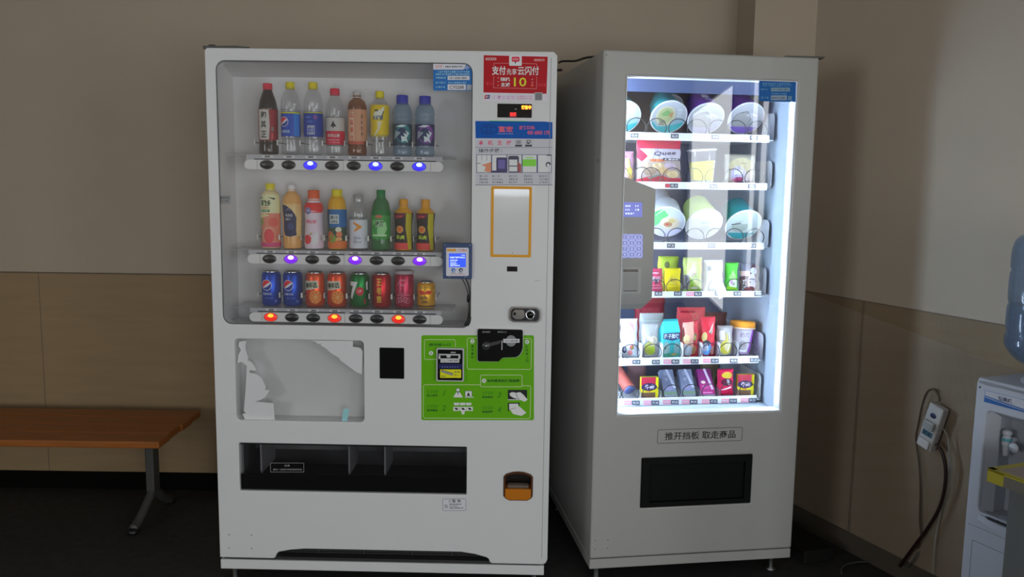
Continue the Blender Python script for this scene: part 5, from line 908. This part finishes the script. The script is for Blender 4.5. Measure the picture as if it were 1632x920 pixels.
# gable topped carton
ct = MB(); w_, dd, hh = .034, .020, .100; AQ = KB(72, 215, 222)
ct.add([(-w_, -dd, 0), (w_, -dd, 0), (w_, dd, 0), (-w_, dd, 0), (-w_, -dd, hh), (w_, -dd, hh), (w_, dd, hh), (-w_, dd, hh), (-w_ * .8, 0, hh + .034), (w_, 0, hh + .034), (-w_ * .8, 0, hh + .042), (w_, 0, hh + .042)], [(3, 2, 1, 0), (0, 1, 5, 4), (1, 2, 6, 5), (2, 3, 7, 6), (3, 0, 4, 7), (4, 5, 9, 8), (6, 7, 8, 9), (5, 6, 9), (7, 4, 8), (8, 9, 11, 10), (9, 8, 10, 11)], AQ)
co = ct.build('snack_carton', None, in2(.340, .224, TZ[4] + .0005), (0, 0, M2['yaw'] + .12)); tag(co, 'aqua gable topped carton with dark blue name band on the fifth shelf', 'carton')
d = Dec(); NB = KB(62, 72, 118); d.poly([(-w_, .092), (w_, .094), (w_, .070), (.004, .063), (-w_, .072)], NB, 1); d.text('椰子脆块', 0, .081, .018, KB(225, 232, 240), 2, .060, .03); d.ell(-.020, .034, .014, .026, KB(165, 205, 205), 2); d.ell(.022, .036, .012, .022, KB(150, 200, 205), 2); d.rect(-.006, .018, .010, .06, KB(60, 205, 208), 2); d.ell(-.024, .038, .003, .006, DKT, 3, 10); d.ell(.024, .044, .002, .004, DKT, 3, 10); d.ell(.0, .010, .034, .008, KB(80, 180, 150), 3); d.ell(.012, .012, .012, .005, KB(190, 180, 120), 4)
d.build('carton_print', co, lambda a, b, h: (a, -dd - h, b))
def red1(d, W, H): d.poly([(-W / 2, H * .3), (W * .12, H * .25), (W * .16, H * .98), (-W / 2, H * .95)], KB(235, 175, 155), 1); d.ell(-W * .3, H * .5, W * .18, H * .12, KB(232, 205, 150), 2); d.ell(W * .24, H * .55, W * .13, H * .12, KB(110, 100, 60), 2); d.ell(W * .2, H * .54, W * .07, H * .07, KB(180, 165, 100), 3); d.poly([(-W / 2, H * .05), (W * .1, H * .0), (W * .05, H * .28), (-W / 2, H * .38)], KB(205, 222, 238), 2); d.ell(W * .18, H * .2, W * .14, H * .12, KB(190, 140, 90), 3); d.rect(W * .0, 0, W / 2, H * .06, KB(205, 30, 60), 3)
pouch('snack_pouch', 'red and peach pouch right of the aqua carton on the fifth shelf', .420, .21, 4, .064, .135, .034, KB(205, 48, 62), red1, 'snack pouch')
pouch('snack_pouch', 'wide plain red pouch standing behind the two red pouches of the fifth shelf', .462, .33, 4, .12, .170, .034, KB(205, 70, 76), lambda d, W, H: (d.ring(W * .1, H * .8, W * .1, H * .07, .002, KB(170, 120, 80), 1), d.rect(-W * .4, H * .88, W * .1, H * .93, KB(150, 20, 40), 1)), 'snack pouch')
def red2(d, W, H): d.poly([(-W * .05, H * .62), (W * .4, H * .9), (W * .15, H * .58)], KB(225, 215, 200), 1); d.poly([(.0, H * .62), (W * .3, H * .8), (W * .1, H * .56)], KB(120, 130, 100), 2); d.ell(-W * .3, H * .5, W * .16, H * .12, KB(220, 200, 130), 1); d.ell(-W * .16, H * .34, W * .24, H * .08, DKT, 2); d.ell(-W * .1, H * .18, W * .28, H * .16, KB(110, 170, 235), 2); d.ell(-W * .24, H * .24, W * .2, H * .1, KB(190, 190, 210), 3); d.ell(W * .28, H * .16, W * .14, H * .12, KB(240, 170, 160), 3); d.rect(-W * .3, 0, W / 2, H * .04, KB(205, 20, 60), 3)
pouch('snack_pouch', 'red pouch with small blue picture, left of the clear yellow snack bag', .489, .21, 4, .060, .150, .034, KB(208, 44, 62), red2, 'snack pouch')
def yel2(d, W, H): d.ell(.0, H * .30, W * .36, H * .24, KB(186, 178, 60), 1); d.ell(W * .1, H * .34, W * .2, H * .16, KB(205, 195, 150), 2); d.poly([(-W * .06, H * .5), (W * .1, H * .5), (W * .08, H * .78), (-W * .02, H * .78)], KB(190, 172, 90), 2); d.rect(-W * .4, H * .55, -W * .08, H * .85, KB(205, 200, 196), 1); d.line([(W * .2, H * .8), (W * .24, H * .4), (W * .1, H * .15)], .002, KB(240, 240, 240), 3)
pouch('pastry_bag', 'clear bag with yellow snack, beside the orange lidded cup', .557, .21, 4, .066, .115, .036, FILMC, yel2, 'pastry')
def oc(t, rf):
    d = Dec(); d.poly([(-.05, .008), (.012, .008), (.024, .095), (-.05, .095)], KB(205, 200, 208), 1); d.poly([(.014, .008), (.05, .008), (.06, .095), (.026, .095)], KB(165, 80, 200), 2); d.text('奶茶', -.006, .075, .018, KB(150, 130, 160), 3, .036, .02); d.ell(-.010, .035, .016, .018, KB(165, 160, 165), 2); d.text('香芋', -.010, .036, .012, KB(130, 125, 130), 3, .02, .02); d.rect(-.04, .01, .005, .018, KB(232, 234, 236), 3)
    d.build('label', t, wrap(rf, .0005), .006)
    OL = KB(232, 150, 40); MB().lathe([(.0435, .100), (.047, .102), (.048, .120), (.044, .126), (.0001, .126)], OL, 36).build('lid', t); MB().lathe([(.042, .096), (.0485, .098), (.0485, .103), (.044, .104)], KB(232, 212, 190), 36).build('rim', t)
cup_on('purple and white milk tea cup with orange lid, right end of the fifth shelf', .638, .250, 4, .030, .041, .10, KB(200, 170, 215), oc, (-.06, .05), 'milk_tea_cup')
pouch('snack_pouch', 'dark maroon pouch at the back, above the aqua carton', .335, .45, 4, .13, .205, .03, KB(135, 30, 44), lambda d, W, H: d.rect(-W * .3, H * .6, W * .3, H * .75, KB(150, 50, 60), 1), 'snack pouch')
pouch('snack_pouch', 'dark brown pouch lying behind the orange lidded cup', .60, .42, 4, .10, .135, .03, KB(110, 60, 56), None, 'snack pouch')
# bottom shelf
def tilt_box(label, u, w, W, L, T, lean, top, end, fn, side=0, name='snack_box', z=0):
    """long box lying back on the coil: end face to the front"""
    mb = MB(); mb.box(-W / 2, W / 2, 0, T, 0, L, top, .0012, 1); mb.box(-W / 2 + .0005, W / 2 - .0005, .0005, T - .0005, -.0012, .001, end)
    o = mb.build(name, None, in2(u, w + .006, TZ[5] + .001 + T * math.sin(lean) - .009 + z), (-lean, 0, M2['yaw'] + side)); tag(o, label, 'snack box', 'boxes on the bottom shelf'); d = Dec(); fn(d, W, L); d.build('printed_front', o, lambda a, b, h: (a, -h, b)); return o
GB = KB(128, 138, 166)
def gbx(d, W, L): d.rect(-W / 2, .004, W / 2, .016, KB(120, 150, 120), 1); d.poly([(-W * .1, L), (W * .1, L), (W * .5, .03), (W * .3, .03)], KB(200, 205, 225), 2); d.ell(-W * .05, L * .3, W * .3, L * .1, KB(150, 150, 190), 1); d.vtext('饼干', -W * .12, L * .85, L * .6, L * .14, KB(190, 195, 215), 2)
WHB = KB(225, 228, 232)
t = thing('snack_tube', 'red brown foil tube lying at the left of the bottom shelf', 'snack tube', in2(.190, .212, TZ[5] + .030), Vector(M2['mx'].to_3x3() @ Vector((-.28, .9, .62))).to_track_quat('Z', 'Y').to_euler())
MB().lathe([(.0001, 0), (.021, 0), (.0225, .002), (.0225, .01), (.021, .013), (.0225, .018), (.0225, .13), (.021, .133), (.0001, .133)], KB(168, 84, 74), 28).build('tube_body', t)
MB().lathe([(.0001, -.003), (.019, -.003), (.0215, 0), (.0225, .003)], KB(92, 104, 152), 28).build('tube_end', t)
d = Dec(); d.rect(.004, .03, .018, .12, KB(215, 170, 160), 1); d.vtext('薯片', .028, .09, .06, .016, KB(205, 150, 140), 1); d.build('tube_print', t, lambda a, b, h: ((.0226 + h) * math.cos(a / .0225 + 2.2), (.0226 + h) * math.sin(a / .0225 + 2.2), b), .006)
RBX = KB(186, 40, 66)
def beef(d, W, H): d.rect(-W / 2, H * .62, W * .34, H, RBX, 1); d.rect(W * .34, 0, W / 2, H, YB, 2); d.rect(-W / 2, H * .26, W * .34, H * .40, YB, 1); d.rect(-W / 2, H * .0, W * .34, H * .26, KB(120, 90, 66), 1); d.ell(-W * .04, H * .53, W * .46, H * .19, KB(52, 40, 86), 3); d.text('牛肉', -W * .02, H * .53, H * .24, KB(220, 210, 225), 4, W * .56, .04); d.text('川香', -W * .08, H * .33, H * .08, RBX, 3, W * .3, .02)
def stand_box(label, u, w, W, H, T, mat, fn, rz=0):
    o = MB().box(-W / 2, W / 2, 0, T, 0, H, mat, .001, 1).build('snack_box', None, in2(u, w + .006, TZ[5] + .001), (0, 0, M2['yaw'] + rz)); tag(o, label, 'snack box', 'boxes on the bottom shelf'); d = Dec(); fn(d, W, H); d.build('printed_front', o, lambda a, b, h: (a, -h, b)); return o
stand_box('red and yellow beef snack box, left on the bottom shelf beside the foil tube', .264, .195, .066, .078, .02, KB(190, 170, 40), beef)
stand_box('red and yellow beef snack box, right end of the bottom shelf', .642, .195, .064, .080, .02, KB(190, 170, 40), beef, -.05)
tilt_box('grey blue box leaning back beside the left beef snack box, bottom shelf', .345, .19, .052, .105, .028, .62, GB, WHB, gbx)
tilt_box('grey blue box leaning back, next to the magenta box on the bottom shelf', .418, .19, .052, .105, .028, .62, GB, WHB, gbx)
def mgx(d, W, L): d.rect(-W / 2, .002, W / 2, L * .42, KB(176, 34, 120), 1); d.rect(-W * .35, .006, W * .3, .010, KB(225, 150, 200), 2); d.poly([(-W * .05, L), (W * .12, L), (W * .45, .02), (W * .28, .02)], KB(222, 205, 225), 3); d.text('夹心', -W * .1, L * .3, L * .14, KB(210, 120, 180), 2, W * .5); d.ell(-W * .2, L * .48, W * .16, L * .06, KB(225, 215, 190), 2)
tilt_box('magenta box with white end leaning back on the bottom shelf', .493, .19, .056, .105, .028, .62, KB(140, 40, 116), WHB, mgx)
def redp(d, W, H): d.ell(W * .05, H * .78, W * .34, H * .12, KB(205, 185, 40), 1); d.ell(W * .0, H * .52, W * .36, H * .14, KB(90, 20, 50), 2); d.poly([(-W * .05, H * .62), (W * .12, H * .62), (W * .18, H * .42), (W * .04, H * .42)], KB(165, 175, 170), 3); d.poly([(-W * .45, H * .2), (W * .3, H * .36), (W * .35, H * .3), (W * .0, H * .24)], KB(245, 235, 238), 3); d.rect(-W * .5, H * .0, W * .5, H * .06, KB(215, 30, 80), 2)
pouch('snack_pouch', 'crimson pouch with yellow top print on the bottom shelf', .566, .21, 5, .066, .100, .032, KB(208, 30, 78), redp, 'snack pouch')
pouch('snack_pouch', 'olive brown pouch behind the crimson pouch on the bottom shelf', .548, .33, 5, .08, .105, .03, KB(96, 84, 60), None, 'snack pouch')
pouch('snack_pouch', 'pink brown pouch behind the left beef snack box', .25, .33, 5, .08, .10, .03, KB(130, 96, 100), None, 'snack pouch')
# ================================================================== WOODEN BENCH
bn = thing('wooden_bench', 'varnished orange brown slatted wooden bench on metal legs, left of the white machine', 'bench', (-1.36, 3.38, 0))
WOOD = pm('varnished_wood', (.36, .115, .022), .4, noise=.3, nscale=5, stretch=(1, 14, 14), coat=.12, spec=.3); BEND = pm('wood_end_grain', (.16, .065, .022), .5, noise=.2)
yy = -.228
for i in range(4):
    MB().box(-1.75, .004 - .006 * (i % 2), yy, yy + .110, .372, .400, WOOD, .005, 2).build('slat', bn); yy += .1155
LEGM = pm('bench_leg_grey', (.085, .085, .082), .5, metal=.2)
for lx in (-.125, -1.62):
    mb = MB(); mb.box(lx - .03, lx + .03, -.06, .21, .342, .3715, pm('bench_bracket_dark', (.02, .017, .015), .6), .004, 1); mb.build('cross_bar', bn)
    mb = MB(); mb.box(lx - .018, lx + .018, -.03, .03, .12, .345, LEGM, .006, 2); mb.tube([(lx, 0, .15), (lx, -.03, .105), (lx - .012, -.12, .035), (lx - .015, -.165, .02)], .018, LEGM, 10, sub=4); mb.tube([(lx, 0, .15), (lx, .03, .105), (lx, .12, .035), (lx, .165, .02)], .018, LEGM, 10, sub=4)
    mb.lathe([(.0001, 0), (.022, 0), (.022, .012), (.014, .022), (.0001, .022)], DARK, 14, Matrix.Translation((lx - .015, -.165, 0))); mb.lathe([(.0001, 0), (.022, 0), (.022, .012), (.014, .022), (.0001, .022)], DARK, 14, Matrix.Translation((lx, .165, 0))); mb.build('leg', bn)
# ================================================================== WATER DISPENSER AND THE CORNER BY THE RIGHT WALL
M3 = dict(x=RW_X, y=RW_Y, yaw=RW_YAW - PI / 2); M3['mx'] = Matrix.Translation((RW_X, RW_Y, 0)) @ Matrix.Rotation(M3['yaw'], 4, 'Z')
def f3(px, py, w=0): return face(M3, px, py, w)
T0, T1, WF, WBK, DH = 1.078, 1.366, -.33, -.06, .882
ds = thing('water_dispenser', 'white standing water dispenser against the right wall, at the frame edge', 'water dispenser', M3['mx'] @ Vector((T0, WF, 0)), (0, 0, M3['yaw']))
DWH = pm('dispenser_white', (.50, .53, .60), .4); DGR = pm('dispenser_grey', (.36, .38, .42), .45); LW = T1 - T0; LD = WBK - WF
g3 = lambda x, y, w=WF: (f3(x, y, w)[0] - T0, f3(x, y, w)[1])
RZ0, RZ1, RT0, RT1 = .505, .800, .036, LW - .036
shell('cabinet', .002, LW - .002, .02, LD, 0.02, DH - .012, DWH, ds)
plate('front_panel', rrect(0, .02, LW, DH, .012), [rrect(RT0, RZ0, RT1, RZ1, .016)], 0, .022, DWH, ds, .004)
MB().box(.0, LW, .0, LD, DH - .02, DH + .004, DWH, .008, 3).build('top_cover', ds)
mb = MB(); D_ = .085; q = .018
mb.add([(RT0, .015, RZ0), (RT1, .015, RZ0), (RT1, .015, RZ1), (RT0, .015, RZ1), (RT0 + q, .04, RZ0), (RT1 - q, .04, RZ0), (RT1 - q, .04, RZ1 - q), (RT0 + q, .04, RZ1 - q), (RT0 + q, D_, RZ0), (RT1 - q, D_, RZ0), (RT1 - q, D_, RZ1 - q), (RT0 + q, D_, RZ1 - q)], [(0, 4, 7, 3), (1, 2, 6, 5), (3, 7, 6, 2), (4, 8, 11, 7), (5, 6, 10, 9), (7, 11, 10, 6), (8, 9, 10, 11), (0, 1, 5, 4), (4, 5, 9, 8)], DGR); mb.build('tap_recess', ds, fix=False)
mb = MB(); arcp = [(RT0 + .002 + (RT1 - RT0 - .004) * i / 14, -.028 * math.sin(PI * i / 14)) for i in range(15)]; mb.prism(arcp + [(RT1 - .002, .07), (RT0 + .002, .07)], RZ0 - .022, RZ0 - .004, DWH, lambda a, b, d_: (a, b, d_)); dt = mb.build('drip_tray', ds)
mb = MB(); GRM = pm('grille_dark', (.03, .032, .036), .4)
for i in range(9): y = .055 - .009 * i; x0 = RT0 + .02 + (0 if y > 0 else -y * 1.4); mb.box(x0, RT0 + RT1 - x0, y, y + .004, RZ0 - .0045, RZ0 - .0015, GRM)
for i in range(7): x = RT0 + .035 + i * .028; mb.box(x, x + .003, -.012 if 0 < i < 6 else .0, .058, RZ0 - .0045, RZ0 - .002, GRM)
mb.build('drip_grille', dt)
for x, nm, cc in ((.072, 'cold_tap', (.10, .36, .42)), (LW - .072, 'hot_tap', (.5, .06, .05))):
    tz = g3(1588, 697, WF + .05)[1]; mb = MB(); tm = pm('tap_white', (.52, .55, .60), .3)
    sc = Matrix.Translation((x, .045, tz)) @ Matrix.Scale(.78, 4)
    mb.lathe([(.0001, -.055), (.008, -.055), (.0095, -.05), (.012, -.02), (.016, -.012), (.016, .012), (.013, .014), (.013, .022), (.016, .024), (.016, .034), (.010, .040), (.0001, .041)], tm, 20, sc); mb.tube([(x, .05, tz), (x, .09, tz)], .009, tm, 12); tp = mb.build(nm, ds)
    MB().lathe([(.0162, .0), (.0172, .002), (.0172, .010), (.0162, .012)], pm(nm + '_ring', cc, .4), 20, sc).build('tap_ring', tp)
    MB().lathe([(.0001, -.003), (.013, -.003), (.015, 0), (.018, .002), (.018, .004), (.0001, .003)], tm, 20, sc @ Matrix.Translation((.036, -.008, -.014)) @ RX90).build('tap_knob', tp)
d = Dec(); LBW = pm('label_white', (.55, .57, .62), .4); LBB = pm('label_blue', (.02, .13, .42), .4); LBN = pm('label_navy', (.02, .03, .09), .4)
x0, x1, z0, z1 = .028, LW - .028, .822, .856; d.rect(x0, z0, x1, z1, LBW, 1, .002)
cv = lambda s, o: [(x0 + (x1 - x0) * i / 12, z0 + .012 - .014 * math.sin(PI * min(1, i / 7)) * s + o + (.004 * max(0, i - 7) / 5)) for i in range(13)]
c_ = [(x0 + (x1 - x0) * i / 12, z0 + .002 + .013 * (1 - i / 12) ** 2) for i in range(13)]
d.poly([(x0, z0), (x1, z0)] + [(x, z + .004) for x, z in c_[::-1]], LBB, 2); d.line(c_, .0016, LBW, 3); d.frame(x0, z0, x1, z1, .001, LBB, 3); d.text('怡昊缘', x0 + .062, z1 - .013, .012, LBN, 3, .040, .02); d.ell(.012, DH - .022, .003, .003, DARK, 2, 12)
d.build('brand_label', ds, flat(0))
d = Dec(); SM = pm('dispenser_seam', (.16, .17, .19), .5)
d.line([(.010, RZ0 - .045), (LW - .010, RZ0 - .045)], .0014, SM, 1); d.line([(.028, .04), (.028, RZ0 - .088), (LW - .028, RZ0 - .088), (LW - .028, .04)], .0018, SM, 1); d.build('door_seam', ds, flat(0))
for x in (.04, LW - .04):
    for y in (.04, LD - .04): MB().lathe([(.0001, 0), (.016, 0), (.014, .024), (.0001, .024)], DARK, 12, Matrix.Translation((x, y, 0))).build('foot', ds)
bx_, by_ = .144, .125
MB().lathe([(.085, 0), (.085, .006), (.060, .016), (.045, .018), (.045, .01), (.0001, .01)], DWH, 32, Matrix.Translation((bx_, by_, DH + .0035))).build('bottle_seat', ds)
bt = thing('water_bottle', 'large blue water jug upside down on the white dispenser', 'water jug', M3['mx'] @ Vector((T0 + bx_, WF + by_, DH + .016)), (0, 0, 0))
JUG = clear('jug_blue', (.66, .76, .88), .07, .10, body=.42, bodycol=(.24, .32, .42))
JP = [(.028, 0), (.030, .012), (.060, .028), (.105, .052), (.131, .085), (.134, .11), (.131, .125), (.1335, .14), (.134, .19), (.1305, .205), (.1335, .22), (.134, .28), (.1305, .295), (.1335, .31), (.132, .355), (.120, .385), (.085, .398), (.0001, .400)]
MB().lathe(rounded(JP), JUG, 40).build('jug_body', bt); MB().lathe([(.0001, .012), (.029, .02), (.058, .034), (.103, .058), (.127, .09), (.127, .20), (.0001, .20)], pm('jug_water', (.10, .16, .26), .15), 36).build('water', bt)
d = Dec(); d.rect(-.05, .20, .06, .285, pm('jug_label_blue', (.02, .08, .55), .4), 1); d.rect(-.05, .225, .06, .245, pm('jug_label_light', (.2, .35, .7), .4), 2); d.build('jug_label', bt, lambda a, b, h: ((.1345 + h) * math.sin(a / .134), -(.1345 + h) * math.cos(a / .134), b), .012)
# taped low cabinet in the right foreground
TYAW = .354; tb = thing('low_cabinet', 'low grey cabinet with yellow taped top edges in front of the water dispenser', 'cabinet', (1.198, 2.038, 0), (0, 0, TYAW))
TW, TL, TH = .172, .46, .72; BODY = pm('cabinet_grey', (.13, .14, .14), .5); TOPM = pm('board_beige', (.33, .27, .24), .6); SIDEM = pm('board_edge', (.16, .145, .12), .6); TAPE = pm('yellow_tape', (.42, .36, .03), .4)
MB().box(.035, TW, -TL, -.035, .0, TH - .034, BODY, .002, 1).build('cabinet_body', tb)
mb = MB(); mb.box(0, TW, -TL, 0, TH - .034, TH - .001, SIDEM); mb.box(.001, TW - .001, -TL + .001, -.001, TH - .0012, TH, TOPM); mb.build('top_board', tb)
d = Dec()
mb = MB(); e = .0006
mb.box(-e, TW + e, -.018, e, TH - .002, TH + e, TAPE); mb.box(-e, TW + e, -.0001, e, TH - .030, TH, TAPE); mb.box(-e, .014, -TL, e, TH - .002, TH + e, TAPE); mb.box(-e, .0001, -TL, e, TH - .006, TH, TAPE); mb.box(-e, .0001, -.045, e, TH - .034, TH, TAPE); mb.box(-e, .0001, -TL, -TL + .05, TH - .034, TH, TAPE); mb.build('yellow_tape', tb)
mb = MB(); mb.box(.0342, .0352, -.20, -.198, .03, TH - .04, DARK); mb.box(.0342, .0352, -TL + .01, -.198, .46, .462, DARK); mb.build('door_gap', tb)
# power strip and wires on the right wall
def p3(px, py, w): a, b = f3(px, py, w); return M3['mx'] @ Vector((a, w, b))
c0 = f3(1489, 680, -.02); ps = thing('power_strip', 'white power strip hanging on the wainscot left of the water dispenser', 'power strip', M3['mx'] @ Vector((c0[0], -.0125, c0[1])), (0, -.0, M3['yaw']))
PSW = pm('strip_white', (.50, .48, .45), .4); TLT = Matrix.Rotation(.26, 4, 'Y')
MB().box(-.030, .030, -.030, 0, -.082, .082, PSW, .005, 2, TLT).build('strip_body', ps)
MB().box(-.024, .024, -.040, -.030, -.078, -.046, pm('plug_white', (.60, .57, .55), .4), .005, 2, TLT).build('lower_plug', ps)
MB().box(-.022, .022, -.044, -.030, -.008, .024, pm('adapter_grey', (.34, .36, .34), .4), .006, 2, TLT).build('adapter', ps)
SB = pm('socket_blue', (.03, .10, .14), .4); mb = MB(); mb.box(-.020, .020, -.0312, -.029, -.034, -.016, SB, 0, 2, TLT); mb.box(-.012, -.009, -.032, -.031, -.030, -.020, DARK, 0, 2, TLT); mb.box(.006, .009, -.032, -.031, -.030, -.020, DARK, 0, 2, TLT); mb.build('socket', ps)
mb = MB(); mb.lathe([(.0001, .002), (.011, .002), (.012, 0)], pm('switch_navy', (.012, .02, .08), .35), 20, TLT @ Matrix.Translation((0, -.030, .044)) @ RX90 @ Matrix.Diagonal((1, .75, 1, 1))); mb.build('switch', ps)
def wire(name, label, pts, r, m): o = MB().tube(pts, r, m, 8, sub=8).build(name); return tag(o, label, 'cable')
BRN = pm('brown_wire', (.08, .05, .028), .5); WW = pm('white_wire', (.36, .34, .29), .5); REDB = pm('black_red_cable', (.020, .006, .005), .4)
wire('wall_wire', 'thin brown wire looping over the power strip and down the wainscot', [p3(1497, 640, -.018), p3(1496, 631, -.018), p3(1488, 621, -.018), p3(1478, 625, -.018), p3(1470, 645, -.018), p3(1463, 680, -.018), p3(1460, 700, -.018), p3(1465, 740, -.018), p3(1467, 780, -.018), p3(1466, 830, -.018), p3(1468, 855, -.018), p3(1462, 875, -.02)], .0035, BRN)
wire('power_cable', 'thick black cable hanging from the power strip to the floor', [p3(1492, 708, -.045), p3(1501, 720, -.045), p3(1507, 745, -.04), p3(1506, 775, -.035), p3(1498, 808, -.03), p3(1480, 840, -.03), p3(1458, 870, -.03), p3(1441, 893, -.03), p3(1434, 903, -.03)], .006, REDB)
def fl(px, py, z=.006):
    v = RIGHT * ((px - 816) / FPX) + DOWN * ((py - 460) / FPX) + FWD; t_ = (z - CAMZ) / v.z; return Vector((v.x * t_, v.y * t_, z))
wire('white_cord', 'thin white cord running from the power strip down the wainscot', [p3(1497, 683, -.05), p3(1505, 686, -.035), p3(1511, 700, -.025), p3(1513, 725, -.02), p3(1512, 760, -.02), p3(1503, 800, -.02), p3(1494, 840, -.02), p3(1489, 880, -.02), p3(1487, 915, -.02)], .0022, WW)
wire('floor_cord', 'thin grey cord looped on the floor under the black cable', [p3(1462, 880, -.022), p3(1452, 898, -.022), fl(1438, 912), fl(1425, 912), fl(1415, 903), fl(1395, 897), fl(1370, 896), fl(1350, 900), fl(1341, 907), fl(1341, 914)], .0030, pm('grey_cord', (.10, .10, .09), .5))
fb = MB(); fb.box(0, .13, 0, .30, 0, .05, pm('floor_board_dark', (.018, .017, .016), .8, spec=.1), .004, 1); o = fb.build('floor_board', None, (1.115, 3.02, 0), (0, 0, RW_YAW - .12)); tag(o, 'dark low board lying on the floor between the grey machine and right wall', 'board')
